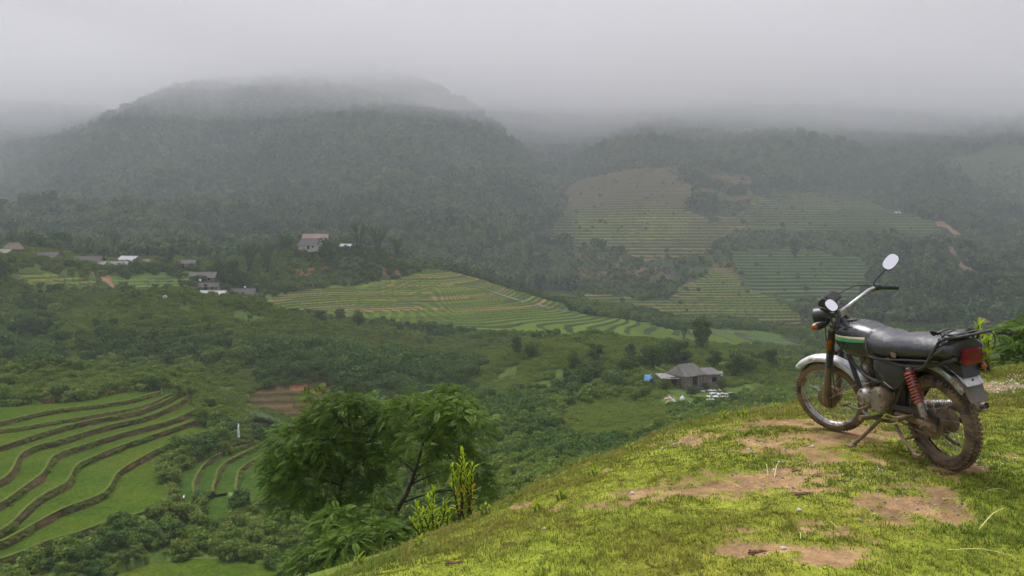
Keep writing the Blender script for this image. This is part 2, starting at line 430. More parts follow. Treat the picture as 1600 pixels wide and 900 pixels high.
Z = Z + midb * calm * (.35 - np.abs(fbm(X / 42 + 3, Y / 42, 88, 3))) * 7
terrace(mid_terr, 0.62, 0.9); terrace(right_low, 1.25, 0.9); terrace(plain_r, 0.8, 0.8, 0.85); terrace(village_a, 1.3, 0.5)
terrace(village_b, 0.9, 0.5); terrace(left_fld, 1.1, 0.7); terrace(face, 2.5, 0.6, 0.66); terrace(face_b, 1.9, 0.9, 0.6); terrace(brown_t, 0.9, 0.4, 0.6)

# near hill: soft humps, little hollows, flat where the motorcycle stands
JQ = int(np.searchsorted(rad, 13.2)); near = np.clip((13 - RR[:, :JQ]) / 4, 0, 1)
Z[:, :JQ] += near * (fbm(X[:, :JQ] / 1.3, Y[:, :JQ] / 1.3, 11, 4) * 0.045 + fbm(X[:, :JQ] / 0.22, Y[:, :JQ] / 0.22, 12, 3) * 0.010)
BX, BY = 2.775, 5.03; HX, HY = -0.205, 0.979
tt = np.clip((X - BX) * HX + (Y - BY) * HY, -0.1, 1.3)
dd = np.hypot(X - BX - HX * tt, Y - BY - HY * tt)
wf = np.exp(-(dd / 0.75) ** 2)
Z = Z * (1 - wf) + (0.003 - 0.047 * np.clip(tt, 0, 1.2)) * wf

# rice terraces on the near spur: exact shapes, built from their lips further down
TL = [  # (level rel. to eye, lip line)
 (-23.5, [(0,660),(20,655),(60,645),(100,638),(150,633),(200,626),(235,616),(250,612)]),
 (-24.0, [(0,672),(40,667),(80,659),(130,652),(160,646),(200,640),(235,631),(262,618),(272,613)]),
 (-24.4, [(0,698),(60,678),(100,666),(140,657),(180,650),(222,641),(250,630),(272,619),(287,612)]),
 (-25.0, [(0,751),(12,744),(22,732),(26,718),(29,710),(40,703),(60,695),(90,688),(120,679),(150,670),(180,662),(210,656),(240,648),(262,638),(282,627),(298,615)]),
 (-25.65, [(0,787),(8,782),(40,758),(62,744),(74,732),(76,722),(76,716),(85,710),(120,698),(160,686),(200,674),(240,664),(270,656),(300,643),(309,637)]),
 (-26.3, [(0,830),(20,816),(40,794),(60,777),(80,766),(106,754),(113,742),(113,732),(120,724),(140,716),(168,704),(200,692),(240,679),(270,669),(290,662),(306,657)]),
 (-26.95, [(0,847),(20,838),(40,826),(60,815),(84,801),(112,789),(140,780),(166,768),(175,758),(177,744),(184,736),(212,720),(240,704),(270,692),(290,684),(310,677),(337,672)]),
 (-27.6, [(0,874),(30,864),(60,850),(86,841),(120,833),(156,819),(180,812),(210,804),(240,795),(262,783),(271,770),(263,758),(250,746),(241,736),(264,722),(280,711),(300,704),(320,698),(352,686)]),
]
TBACK = (-23.5, [(0,634),(60,631),(120,626),(155,620),(190,613),(225,609),(250,609)])
GL = [
 (-27.2, [(284,790),(276,768),(272,750),(275,738),(290,721),(320,708),(344,698),(372,689),(388,685)]),
 (-27.9, [(308,775),(303,765),(302,755),(307,744),(316,729),(330,715),(352,706),(380,697),(402,690)]),
 (-28.3, [(334,768),(332,762),(338,748),(340,734),(352,722),(376,710),(400,698),(416,691)]),
 (-28.7, [(368,768),(369,760),(371,748),(373,735),(390,722),(416,708),(440,700)]),
 (-29.1, [(395,790),(410,782),(424,770),(436,750),(445,730),(458,714),(470,706)]),
]
EF = (-29.0, [(318,768),(322,778),(322,808),(340,812),(358,806),(362,790),(352,774),(352,766)])
BF = (-29.6, [(180,898),(205,886),(240,879),(280,875),(330,873),(370,874),(405,879),(430,888),(452,905),(450,960),(420,990),(200,990),(150,940)])
def smooth_line(pts, n):
    p = np.array(pts, float); s = np.concatenate([[0], np.cumsum(np.hypot(*np.diff(p, axis=0).T))])
    q = np.linspace(0, s[-1], n); x = np.interp(q, s, p[:, 0]); y = np.interp(q, s, p[:, 1])
    k = np.exp(-0.5 * (np.arange(-6, 7) / 2.2) ** 2); k /= k.sum()
    def sm(a):
        e = np.concatenate([2 * a[0] - a[6:0:-1], a, 2 * a[-1] - a[-2:-8:-1]]); return np.convolve(e, k, 'valid')
    return sm(x), sm(y)
def world_line(z, pts, n=90):
    p = list(pts)
    if p[0][0] <= 0:   # carry on past the left edge of the photo
        (x0, y0), (x1, y1) = p[0], p[2]
        s_ = (y0 - y1) / (x1 - x0); s_ = min(max(s_, 0.12), 0.5)
        p = [(-200, y0 + 200 * s_ * 0.7)] + p
    u, v = smooth_line(p, n); x, y, _ = Pz(u, v, z)
    return np.stack([x, y, np.full(n, CZ + z)], 1)
LIP = [world_line(z, l, 130) for z, l in TL]; BACKL = world_line(TBACK[0], TBACK[1], 130)
GLIP = [world_line(z, l, 70) for z, l in GL]
EFW = np.stack(Pz(*smooth_line(EF[1] + EF[1][:1], 60), EF[0]), 1); BFW = np.stack(Pz(*smooth_line(BF[1] + BF[1][:1], 90), BF[0]), 1)
def under(poly, zlo, band=(60, 150)):
    """sink the sheet under terraces that are built as their own ground"""
    global Z
    j0, j1 = np.searchsorted(rad, band); i0, i1 = np.searchsorted(az, [-45 * DEG, 5 * DEG]); m = np.zeros(U.shape, bool)
    m[i0:i1, j0:j1] = inpoly(X[i0:i1, j0:j1], Y[i0:i1, j0:j1], [tuple(p[:2]) for p in poly])
    Z = np.where(m, np.minimum(Z, zlo), Z)
    return m
def offs(line, d):
    t = np.gradient(line[:, :2], axis=0); t /= np.linalg.norm(t, axis=1)[:, None] + 1e-9
    o = line.copy(); o[:, 0] += t[:, 1] * d; o[:, 1] -= t[:, 0] * d
    return o
fields_mask = np.zeros(Z.shape, bool)
prev = BACKL
for L in LIP:
    fields_mask |= under(list(prev) + list(L[::-1]), L[0, 2] - 1.1); prev = L
prev = GLIP[0]
for L in GLIP[1:]:
    fields_mask |= under(list(prev) + list(L[::-1]), L[0, 2] - 1.1); prev = L
for poly in (EFW, BFW): fields_mask |= under(list(poly), poly[0, 2] - 0.5)
# keep the open ground next to the fields at their level
zt_near = Z.copy()

def hgt(x, y):
    x = np.asarray(x, float); y = np.asarray(y, float)
    a = np.arctan2(x, y); r = np.hypot(x, y)
    i = np.clip(np.searchsorted(az, a) - 1, 0, NA - 2); j = np.clip(np.searchsorted(rad, r) - 1, 0, NR - 2)
    fa = np.clip((a - az[i]) / (az[i + 1] - az[i]), 0, 1); frr = np.clip((r - rad[j]) / (rad[j + 1] - rad[j]), 0, 1)
    return (Z[i, j] * (1 - fa) + Z[i + 1, j] * fa) * (1 - frr) + (Z[i, j + 1] * (1 - fa) + Z[i + 1, j + 1] * fa) * frr
def grid_at(G, x, y):
    a = np.arctan2(x, y); r = np.hypot(x, y)
    i = np.clip(np.searchsorted(az, a), 0, NA - 1); j = np.clip(np.searchsorted(rad, r), 0, NR - 1)
    return G[i, j]

# ---- ground colour: what grows or lies where
C = np.zeros((NA, NR, 3))
n1 = fbm(X / 9, Y / 9, 41, 4)[..., None]; n2 = fbm(X / 30, Y / 30, 43, 4)[..., None]
def setc(mask, c):
    C[mask] = np.broadcast_to(c, C.shape)[mask] if not isinstance(c, np.ndarray) or c.ndim != 3 else c[mask]
A = lambda *c: np.array(c)
C[:] = A(.088, .140, .028) * (1 + 0.35 * n1) * (1 + 0.25 * n2)
# open grassy slopes round the farm
farm_g = reg([(740,640),(760,560),(800,545),(1000,530),(1120,552),(1250,585),(1250,640),(1000,640)], 125, 235)
C[farm_g] = (A(.095, .140, .028) * (1 + 0.3 * n1))[farm_g]
setc(RR > 470, A(.045, .070, .030) * (1 + .3 * n2))
knoll = reg([(330,460),(350,400),(440,384),(560,372),(660,400),(690,420),(600,440),(500,455)], 330, 445)
setc(knoll, A(.055, .085, .025) * (1 + .3 * n1))
def terr_col(mask, greens, risc, edge=.12, seed=0, run=45.0):
    if not mask.any(): return
    lv = lev_id[mask]; f = fr[mask]; x = X[mask]; y = Y[mask]; a = AZ[mask]
    along = np.floor((a * RR[mask]) / run + 3 * _hash(lv, lv * 0, seed + 5))
    h = _hash(lv, along, seed)
    idx = (h * len(greens)).astype(int) % len(greens)
    c = np.array(greens)[idx]
    c = c * (0.8 + 0.4 * _hash(along, lv, seed + 9))[:, None]
    r = np.array(risc) * (0.75 + 0.5 * vnoise(x / 5, y / 5, 3))[:, None]
    k = np.clip((f - 0.62) / 0.08, 0, 1)[:, None]
    C[mask] = c * (1 - k) + r * k
G1, G2, G3 = (.115,.175,.020), (.155,.20,.028), (.080,.135,.022)
TAN, TAN2, BRN = (.27,.20,.075), (.21,.19,.06), (.25,.165,.09)
terr_col(mid_terr, [G1, G2, G3, G1, TAN2, G3, TAN, G2], (.050, .060, .018), seed=1, run=34)
ml = mid_terr & (V > 486 + 8 * n1[..., 0])
terr_col(ml, [(.13,.20,.020), (.11,.175,.018), (.12,.185,.02)], (.05, .07, .02), seed=21, run=40)
terr_col(right_low, [TAN2, G2, G2, G1], (.045, .055, .018), seed=2, run=80)
terr_col(plain_r, [G1, G3], (.06, .07, .03), seed=3)
terr_col(village_a, [G2, TAN2, G2, (.13,.16,.03)], (.055, .06, .025), seed=4, run=60)
terr_col(village_b, [(.16,.23,.03), (.14,.21,.03)], (.055, .07, .025), seed=5, run=60)
terr_col(left_fld, [G1, G3, G2], (.07, .055, .03), seed=6, run=60)
top_face = face & (V < 330) & (U < 1180)
terr_col(face, [TAN2, TAN, (.16,.17,.06), (.20,.19,.07), TAN], (.040, .060, .022), seed=7, run=90)
tf = face & (V < 322) & (U < 1180)
terr_col(tf, [BRN, (.21,.155,.085), (.17,.15,.07)], (.07, .065, .03), seed=8, run=110)
gf = face & (V > 328) & (V < 372) & (U > 900) & (U < 1075)
terr_col(gf, [(.31,.30,.085), (.26,.27,.07)], (.05, .07, .02), seed=9, run=120)
gf2 = face & (U > 1175)
terr_col(gf2, [(.13,.175,.05), (.16,.185,.055), (.20,.18,.075)], (.034, .055, .018), seed=10, run=120)
terr_col(face_b, [(.12,.165,.055), (.10,.145,.05)], (.026, .046, .016), seed=11, run=120)
terr_col(brown_t, [(.14,.10,.04), (.12,.095,.035), (.10,.085,.03)], (.055, .035, .018), seed=12, run=50)
setc(far_l, A(.12, .105, .06) * (1 + .3 * n1)); setc(far_r, A(.07, .10, .04) * (1 + .35 * n1))
setc(yard, A(.085, .085, .030) * (1 + .5 * fbm(X / 3, Y / 1.2, 8, 3)[..., None]) * (1 + .3 * n1))
SOIL = A(.30, .15, .07)
def soil(u, v, d, ru, rv, amt=1.0, c=SOIL, seed=1, th=0.1):
    i, j = np.nonzero((RR > d * 0.9) & (RR < d * 1.15) & (np.abs(U - u) < ru * 1.6) & (np.abs(V - v) < rv * 1.6))
    x = X[i, j]; y = Y[i, j]
    q = ((U[i, j] - u) / ru) ** 2 + ((V[i, j] - v) / rv) ** 2 + 0.9 * fbm(x / (d * .012), y / (d * .012), seed, 3)
    w = (np.clip((1.0 - q) * 2.5, 0, 1) * amt)[:, None]
    C[i, j] = C[i, j] * (1 - w) + c * w
for a in [(480,425,400,20,6),(610,425,410,22,8),(505,418,400,8,4),(655,412,420,12,6),(345,427,345,10,3),(125,462,285,16,10),(150,470,275,8,5),
          (105,505,255,8,8),(145,417,325,18,3),(165,436,315,10,8),(470,606,182,16,5),(405,606,180,10,4),(500,610,180,20,3),(960,425,560,90,16),(1165,310,690,8,9),(1242,303,700,10,4),
          (1130,412,520,22,8),(830,412,540,14,10),(940,398,600,50,7),(1010,420,580,40,6),(1200,545,270,24,5),(1225,560,250,16,4),(1062,592,150,9,9),(1045,628,131,8,6),(1060,655,125,20,10),(1140,425,500,16,4),(1080,440,490,12,4)]:
    soil(*a, amt=.85 if a[2] < 450 else .5, c=SOIL if a[2] < 500 else A(.22, .12, .07), seed=int(a[0]) % 50)

# near hill: turf and bare earth
JN = int(np.searchsorted(rad, 16.5)); ZF, CF, XF, YF, UF, VF, RF, WF = Z, C, X, Y, U, V, RR, wf
Z, C, X, Y, U, V, RR, wf = Z[:, :JN], C[:, :JN], X[:, :JN], Y[:, :JN], U[:, :JN], V[:, :JN], RR[:, :JN], wf[:, :JN]
patch = np.zeros_like(Z)
for (u, v, ru, rv, k) in [(1260,745,120,34,1.0),(1300,745,230,60,.50),(1420,790,110,30,.8),(1180,705,90,16,.8),(1075,690,55,10,1.0),(1560,725,80,22,1.2),(1300,690,90,14,.9),(1380,760,80,18,.9),(1570,785,60,14,.5),
                          (1430,835,60,14,.5),(1580,600,60,14,.7),(1330,655,60,10,.5),(1000,745,40,8,.45),(1180,860,50,9,.4),(840,790,30,7,.4),(1320,872,60,12,.5),(1480,690,90,22,.5),(1060,720,60,7,.4)]:
    w = k * np.exp(-(((U - u) / ru) ** 2 + ((V - v) / rv) ** 2)); patch = np.maximum(patch, w)
dn = fbm(X / .55, Y / .55, 21, 5); dn2 = fbm(X / .09, Y / .09, 22, 3)
DIRT = np.clip((patch * 1.0 + dn * 1.5 + dn2 * .9 - .46) * 1.9, 0, 1) * np.clip((14 - RR) / 3, 0, 1) * (patch > .04)
DIRT = np.maximum(DIRT, np.clip((dn * 1.1 + dn2 * .5 - .62) * 4, 0, 1) * np.clip((13 - RR) / 3, 0, 1) * .8)
turf = A(.15, .18, .020) * (1 + .30 * fbm(X / .7, Y / .7, 24, 4)[..., None]) + A(.06, .03, .01) * np.clip(fbm(X / .9, Y / .9, 26, 3)[..., None] + .1, 0, 1)
earth = A(.235, .150, .078) * (1 + .35 * fbm(X / .25, Y / .25, 27, 4)[..., None]) * (1 - .35 * np.clip(fbm(X / .6, Y / .6, 28, 3), 0, 1)[..., None])
nc = turf * (1 - DIRT[..., None]) + earth * DIRT[..., None]
kk = np.clip((RR - 9) / 5, 0, 1)[..., None]
CF[:, :JN] = nc * (1 - kk) + C * kk
ZF[:, :JN] = Z - DIRT * 0.012 * (1 - wf)
Z, C, X, Y, U, V, RR, wf = ZF, CF, XF, YF, UF, VF, RF, WF

C = np.clip(C, 0.004, 0.7)
vid = np.arange(NA * NR).reshape(NA, NR)
quads = np.stack([vid[:-1, :-1], vid[1:, :-1], vid[1:, 1:], vid[:-1, 1:]], -1).reshape(-1, 4)[:, ::-1]
# close the ring behind (first and last azimuth coincide) and the middle under the eye
ctr = NA * NR
verts = np.concatenate([np.stack([X, Y, Z], -1).reshape(-1, 3), [[0, 0, float(Z[:, 0].mean())]]])
tris = np.stack([np.full(NA - 1, ctr), vid[1:, 0], vid[:-1, 0]], 1)
m, nt, bs, out = nmat('ground')
at = nt.nodes.new('ShaderNodeAttribute'); at.attribute_name = 'col'
nA = noise_node(nt, 9, 6, .7); nB = noise_node(nt, .9, 6, .65); nC = noise_node(nt, 60, 4, .7)
kA = ramp(nt, nA.outputs[0], [(.3, .6), (.7, 1.4)]); kB = ramp(nt, nB.outputs[0], [(.3, .72), (.7, 1.28)]); kC = ramp(nt, nC.outputs[0], [(.3, .7), (.7, 1.3)])
c = mix(nt, at.outputs['Color'], kA.outputs[0], 1, 'MULTIPLY'); c = mix(nt, c, kB.outputs[0], 1, 'MULTIPLY'); c = mix(nt, c, kC.outputs[0], 1, 'MULTIPLY')
nt.links.new(c, bs.inputs['Base Color']); bs.inputs['Roughness'].default_value = .9; bs.inputs['Specular IOR Level'].default_value = .03
bump(nt, bs, nC.outputs[0], .5, .01)
M_ground = m
g = link('ground', mesh_np('ground', verts, quads, tris, [m], np.concatenate([C.reshape(-1, 3), [[.1, .13, .02]]]), smooth=True))
tag(g, 'green hillsides with stepped fields falling to the valley and rising to the mountains', 'ground', kind='structure')

# ---- rice terraces of the near spur
def field_mat(name, c1, c2, c3):
    m, nt, bs, out = nmat(name)
    n = noise_node(nt, .12, 5, .6); n3 = noise_node(nt, 3.5, 5, .75)
    c = ramp(nt, n.outputs[0], [(.3, c1), (.5, c2), (.7, c3)]).outputs[0]
    k = ramp(nt, n3.outputs[0], [(.3, .55), (.7, 1.4)]); n4 = noise_node(nt, .9, 4, .7); c = mix(nt, c, ramp(nt, n4.outputs[0], [(.3, .78), (.7, 1.2)]).outputs[0], 1, 'MULTIPLY')
    c = mix(nt, c, k.outputs[0], 1, 'MULTIPLY'); nt.links.new(c, bs.inputs['Base Color'])
    bs.inputs['Roughness'].default_value = .9; bs.inputs['Specular IOR Level'].default_value = .02
    bump(nt, bs, n3.outputs[0], .8, .15)
    return m
M_rice = field_mat('rice', (.042,.085,.007), (.058,.098,.008), (.082,.112,.010))
M_rice2 = field_mat('young_rice', (.036,.076,.009), (.044,.086,.010), (.058,.098,.011))
def bank_mat():
    m, nt, bs, out = nmat('earth_bank')
    n = noise_node(nt, .5, 6, .7); n2 = noise_node(nt, 4, 5, .7)
    c = ramp(nt, n.outputs[0], [(.30, (.040,.058,.014)), (.45, (.075,.060,.028)), (.58, (.105,.068,.036)), (.74, (.22,.12,.055))]).outputs[0]
    k = ramp(nt, n2.outputs[0], [(.3, .55), (.7, 1.35)]); c = mix(nt, c, k.outputs[0], 1, 'MULTIPLY')
    nt.links.new(c, bs.inputs['Base Color']); bs.inputs['Roughness'].default_value = .95; bs.inputs['Specular IOR Level'].default_value = .02
    bump(nt, bs, n2.outputs[0], .8, .2); return m
M_bank = bank_mat()
M_bund = surf('grassy_bund', (.12,.16,.03), (.08,.10,.024), .9, scale=1.2, spec=.02)
M_orange = surf('orange_earth', (.34,.14,.06), (.22,.10,.05), .95, scale=.8, spec=.1)
def strip(a, b, mb):
    n = len(a); mb.add(list(map(tuple, a)) + list(map(tuple, b)), [(i, i + 1, n + i + 1, n + i) for i in range(n - 1)])
def jit(line, k, seed):
    o = line.copy(); t = np.arange(len(line)) * 0.37
    o[:, 0] += k * (vnoise(t, t * 0 + seed, seed) - .5); o[:, 1] += k * (vnoise(t, t * 0 + seed, seed + 3) - .5)
    return o
def lay_fields(prev, lips, pz, mat, seed):
    fl = MB(); bk = MB(); bd = MB()
    for i, L in enumerate(lips):
        z = L[0, 2]
        base = jit(offs(prev, (.12 + .42 * vnoise(np.arange(len(prev)) * .23, np.zeros(len(prev)) + i, seed))), .3, seed + i) if prev is not None else None
        base[:, 2] = z
        nb = len(base)
        # flat field between the foot of the bank above and this lip: strips with shared arc-length parameter
        K = 6
        rows = [base * (1 - k / K) + resamp(L, nb) * (k / K) for k in range(K + 1)]
        for r_ in rows: r_[:, 2] = z
        for k in range(K): strip(rows[k], rows[k + 1], fl)
        # bank above
        mids = base * .6 + prev * .4; mids[:, 2] = prev[:, 2] * .45 + z * .55; mids = jit(mids, .35, seed + 20 + i)
        strip(prev, mids, bk); strip(mids, base, bk)
        # bund along the lip
        Lr = L; a0 = offs(Lr, -.28); a1 = offs(Lr, -.14); a2 = offs(Lr, .05)
        a0[:, 2] += .02; a1[:, 2] += .13 + .05 * vnoise(np.arange(len(L)) * .9, np.zeros(len(L)), seed); a2[:, 2] += .05
        a3 = offs(Lr, .06); a3[:, 2] -= .1
        strip(a0, a1, bd); strip(a1, a2, bd); strip(a2, a3, bd)
        prev = L
    last = offs(prev, .9); last[:, 2] -= 1.2; strip(prev, last, bk)
    return fl, bk, bd
def resamp(L, n):
    s = np.concatenate([[0], np.cumsum(np.linalg.norm(np.diff(L, axis=0), axis=1))]); q = np.linspace(0, s[-1], n)
    return np.stack([np.interp(q, s, L[:, k]) for k in range(3)], 1)
B0 = offs(BACKL, -.6); B0[:, 2] += .75
fl, bk, bd = lay_fields(BACKL + np.array([0, 0, .7]), LIP, 0, M_rice, 3)
tag(fl.build('rice_field', M_rice), 'broad bright green rice fields stepping down the near spur', 'rice field', kind='structure')
tag(bk.build('terrace_bank', M_bank), 'brown earth banks between the broad rice fields', 'terrace bank', kind='structure')
tag(bd.build('terrace_bund', M_bund), 'pale grassy rims edging the broad rice fields', 'terrace rim', kind='structure')
fl, bk, bd = lay_fields(GLIP[0], GLIP[1:], 0, M_rice2, 60)
def flat_poly(W, mb, up=0.0):
    c = W.mean(axis=0); n = len(W)
    K = 4; rows = [c * (1 - k / K) + W * (k / K) for k in range(1, K + 1)]
    vs = [tuple(c + [0, 0, up])] + [tuple(p + [0, 0, up]) for r_ in rows for p in r_]
    fs = [(0, 1 + i, 1 + (i + 1) % n) for i in range(n)]
    for k in range(K - 1):
        for i in range(n):
            j = (i + 1) % n; fs.append((1 + k * n + i, 1 + (k + 1) * n + i, 1 + (k + 1) * n + j, 1 + k * n + j))
    mb.add(vs, fs)
flat_poly(EFW[:-1], fl)
e2 = EFW[:-1].copy(); c_ = e2.mean(axis=0)
for W in (EFW[:-1], BFW[:-1]):
    c_ = W.mean(axis=0); o1 = c_ + (W - c_) * (1 + .25 / np.linalg.norm(W - c_, axis=1)[:, None]); o2 = c_ + (W - c_) * (1 + .9 / np.linalg.norm(W - c_, axis=1)[:, None])
    w0 = W.copy(); w0[:, 2] += .02; o1[:, 2] = W[0, 2] + .12; o2[:, 2] = W[0, 2] - 1.0
    for a, b in ((w0, o1), (o1, o2)):
        a = np.vstack([a, a[:1]]); b = np.vstack([b, b[:1]]); strip(a, b, bd)
tag(fl.build('rice_field', M_rice2), 'narrow dark green rice fields curving beside the leafy tree', 'rice field', kind='structure')
tag(bk.build('terrace_bank', M_bank), 'brown banks of the narrow curving rice fields', 'terrace bank', kind='structure')
tag(bd.build('terrace_bund', M_bund), 'grassy rims of the narrow curving rice fields', 'terrace rim', kind='structure')
fl = MB(); flat_poly(BFW[:-1], fl)
tag(fl.build('rice_field', M_rice), 'rounded rice field at the very foot of the slope', 'rice field', kind='structure')
# ------------------------------------------------------------------ haze and low cloud
def vol_mat(name, col, dens, aniso=0.0):
    m = bpy.data.materials.new(name); m.use_nodes = True; nt = m.node_tree; nt.nodes.clear()
    out = nt.nodes.new('ShaderNodeOutputMaterial'); pv = nt.nodes.new('ShaderNodeVolumePrincipled')
    pv.inputs['Color'].default_value = (*col, 1); pv.inputs['Density'].default_value = dens; pv.inputs['Anisotropy'].default_value = aniso
    nt.links.new(pv.outputs[0], out.inputs['Volume']); return m
hz = MB(); hz.box((0, 1000, 110), (4400, 2600, 400))
o = hz.build('haze', vol_mat('haze_air', (.84, .90, .96), .00032), smooth=False)
tag(o, 'pale damp air filling the valley', 'haze', kind='stuff')
def cloud_slab(zb, zt, dens, seed, amp_, col=(.965, .96, .98), y0=250, ztop=None):
    nx, ny = 60, 60; vs = []; fs = []
    gx, gy = np.meshgrid(np.linspace(-3600, 3600, nx), np.linspace(y0, 5200, ny))
    zz = zb + amp_ * fbm(gx / 420, gy / 420, seed, 3) - np.clip(gx, -200, 700) * .048
    n = nx * ny
    bot = np.stack([gx, gy, zz], -1).reshape(-1, 3); top = bot.copy(); top[:, 2] = ztop or zt
    q = []
    I = np.arange(n).reshape(ny, nx)
    qa = np.stack([I[:-1, :-1], I[1:, :-1], I[1:, 1:], I[:-1, 1:]], -1).reshape(-1, 4)
    q.append(qa); q.append(qa[:, ::-1] + n)
    for e in (I[0, :][::-1], I[-1, :], I[:, 0], I[:, -1][::-1]):
        q.append(np.stack([e[:-1], e[1:], e[1:] + n, e[:-1] + n], 1))
    me = mesh_np('low_cloud', np.vstack([bot, top]), np.vstack(q), None, [vol_mat('cloud_vapour', col, dens)])
    import bmesh
    bm = bmesh.new(); bm.from_mesh(me); bmesh.ops.recalc_face_normals(bm, faces=bm.faces); bm.to_mesh(me); bm.free()
    o = link('low_cloud', me); return o
tag(cloud_slab(116, 322, .0026, 3, 55), 'grey cloud base thinning over the mountain slopes', 'cloud', kind='stuff')
tag(cloud_slab(-75, 322, .00042, 15, 2, (.90, .94, 1.0), 440, 150), 'thin mist hanging over the far slopes', 'mist', kind='stuff')
tag(cloud_slab(198, 320, .0062, 9, 44), 'thick grey cloud hiding the mountain tops', 'cloud', kind='stuff')

def wisp(u, v, d, sx, sy, sz, dens, seed):
    x, y, z = [float(q) for q in P(u, v, d)]; b = MB(); b.ell((0, 0, 0), (1, 1, 1), 40, 24); g = np.random.default_rng(seed); c = g.random(12) * 6
    for p in b.v:
        k = 1 + .28 * math.sin(3.1 * p.x + c[0]) * math.sin(2.3 * p.z + c[1]) + .22 * math.sin(5.3 * p.x + c[2]) * math.cos(4.1 * p.y + c[3]) + .15 * math.sin(8 * p.z + c[4]) * math.sin(7 * p.x + c[5]); p *= k
    b.v = [Vector((p.x * sx, p.y * sy, p.z * sz)) for p in b.v]; o = b.build('low_cloud', vol_mat('wisp_vapour', (.93, .93, .95), dens)); o.location = (x, y, z); return o
tag(wisp(150, 205, 1200, 260, 120, 55, .0032, 1), 'torn wisp of mist lying in the gap behind the left ridge', 'cloud', kind='stuff')
tag(wisp(285, 160, 1020, 110, 60, 22, .0030, 2), 'small wisp of mist clinging to the left ridge', 'cloud', kind='stuff')
tag(wisp(620, 118, 1060, 230, 90, 40, .0034, 3), 'wisp of mist sinking over the summit', 'cloud', kind='stuff')
tag(wisp(1250, 150, 960, 420, 110, 42, .0028, 4), 'long wisp of mist hanging below the cloud on the right', 'cloud', kind='stuff')
tag(wisp(930, 165, 1000, 150, 90, 38, .0026, 5), 'wisp of mist in the head of the ravine', 'cloud', kind='stuff')
# ------------------------------------------------------------------ foliage
def leaf_quads(pos, nrm, tang, L, W):
    """rhombus leaves: pos Nx3, nrm, tang unit vectors, L length, W width"""
    bt = np.cross(nrm, tang)
    a = pos - tang * L[:, None] / 2; b = pos + bt * W[:, None] / 2; c = pos + tang * L[:, None] / 2; d = pos - bt * W[:, None] / 2
    v = np.stack([a, b, c, d], 1).reshape(-1, 3); n = len(pos)
    return v, np.arange(4 * n).reshape(n, 4)
def unit(v): return v / (np.linalg.norm(v, axis=-1, keepdims=True) + 1e-9)
def foliage(nleaf, lobes, lsize, seed, droop=0.0, up=0.5, aspect=1.8, shell=.55, jc=.35):
    """leaves spread through ellipsoid lobes [(x,y,z,rx,ry,rz)]"""
    g = np.random.default_rng(seed); lobes = np.array(lobes, float)
    w = (lobes[:, 3] * lobes[:, 4] + lobes[:, 3] * lobes[:, 5]); w /= w.sum()
    li = g.choice(len(lobes), nleaf, p=w); Lb = lobes[li]
    d = unit(g.normal(size=(nleaf, 3)))
    rad_ = shell + (1 - shell) * g.random(nleaf) ** .6
    rad_ *= 1 + .25 * np.sin(5 * d[:, 0] + li) * np.sin(4 * d[:, 1] + 2 * li) * np.cos(4 * d[:, 2])
    pos = Lb[:, :3] + d * Lb[:, 3:6] * rad_[:, None]
    nr = unit(d + up * np.array([0, 0, 1]) + .7 * g.normal(size=(nleaf, 3)))
    t = unit(np.cross(nr, g.normal(size=(nleaf, 3)))); t[:, 2] -= droop; t = unit(t)
    nr = unit(np.cross(t, np.cross(nr, t)))
    L = lsize * (.6 + .8 * g.random(nleaf)); v, q = leaf_quads(pos, nr, t, L, L / aspect)
    lob_c = .8 + .4 * g.random(len(lobes))
    c = (lob_c[li] * (1 - jc / 2 + jc * g.random(nleaf)))[:, None] * np.ones(3)
    c[:, 0] *= .88 + .3 * g.random(nleaf)
    return v, q, np.repeat(c, 4, axis=0)
def join_np(parts):
    V_, Q_, C_ = [], [], []; o = 0
    for v, q, c in parts: V_.append(v); Q_.append(q + o); C_.append(c); o += len(v)
    return np.vstack(V_), np.vstack(Q_), np.vstack(C_)
M_scrub = leaf_mat('scrub_leaf', (.135,.225,.030), (.185,.255,.045), .38)
M_scrubd = leaf_mat('dark_scrub_leaf', (.062,.130,.024), (.100,.165,.034), .3)
M_weed = leaf_mat('weed_leaf', (.16,.255,.034), (.22,.29,.046), .4)
M_forest = leaf_mat('forest_leaf', (.048,.100,.036), (.085,.140,.050), .25); M_forestl = leaf_mat('light_forest_leaf', (.09,.16,.055), (.15,.21,.07), .3)
M_twig = surf('bark', (.10,.08,.06), (.05,.04,.03), .9, scale=6, spec=.1)
def rand_lobes(n, r, h, seed, flat=.8, rs=.5, z0=.35):
    g = np.random.default_rng(seed); out = [(0, 0, h * .55, r * .75, r * .75, h * .45)]
    for k in range(n):
        a = g.random() * 6.28; q = r * (.35 + .5 * g.random()); z = h * (z0 + (.9 - z0) * g.random()); s = r * rs * (.6 + .6 * g.random())
        out.append((q * math.cos(a), q * math.sin(a), z, s, s, s * flat))
    return out
def src(name, parts, mats):
    v, q, c = join_np(parts) if isinstance(parts, list) else parts
    me = mesh_np(name, v, q, None, mats, c); return me
bush_me = []
for k in range(4):
    lb = rand_lobes(6, .5, .75, 100 + k, .7, .45, .25)
    bush_me.append(src('bush', foliage(620, lb, .13, 200 + k, .25, .5, 1.7), [M_scrub if k % 2 else M_scrubd]))
weed_me = []
for k in range(2):
    lb = [(a * .25, b * .25, .18, .3, .3, .22) for a, b in ((0, 0), (1, .5), (-.8, .9), (.2, -1.1))]
    weed_me.append(src('weed', foliage(320, lb, .14, 220 + k, 0, .5, 2.4), [M_weed]))
ftree_me = []
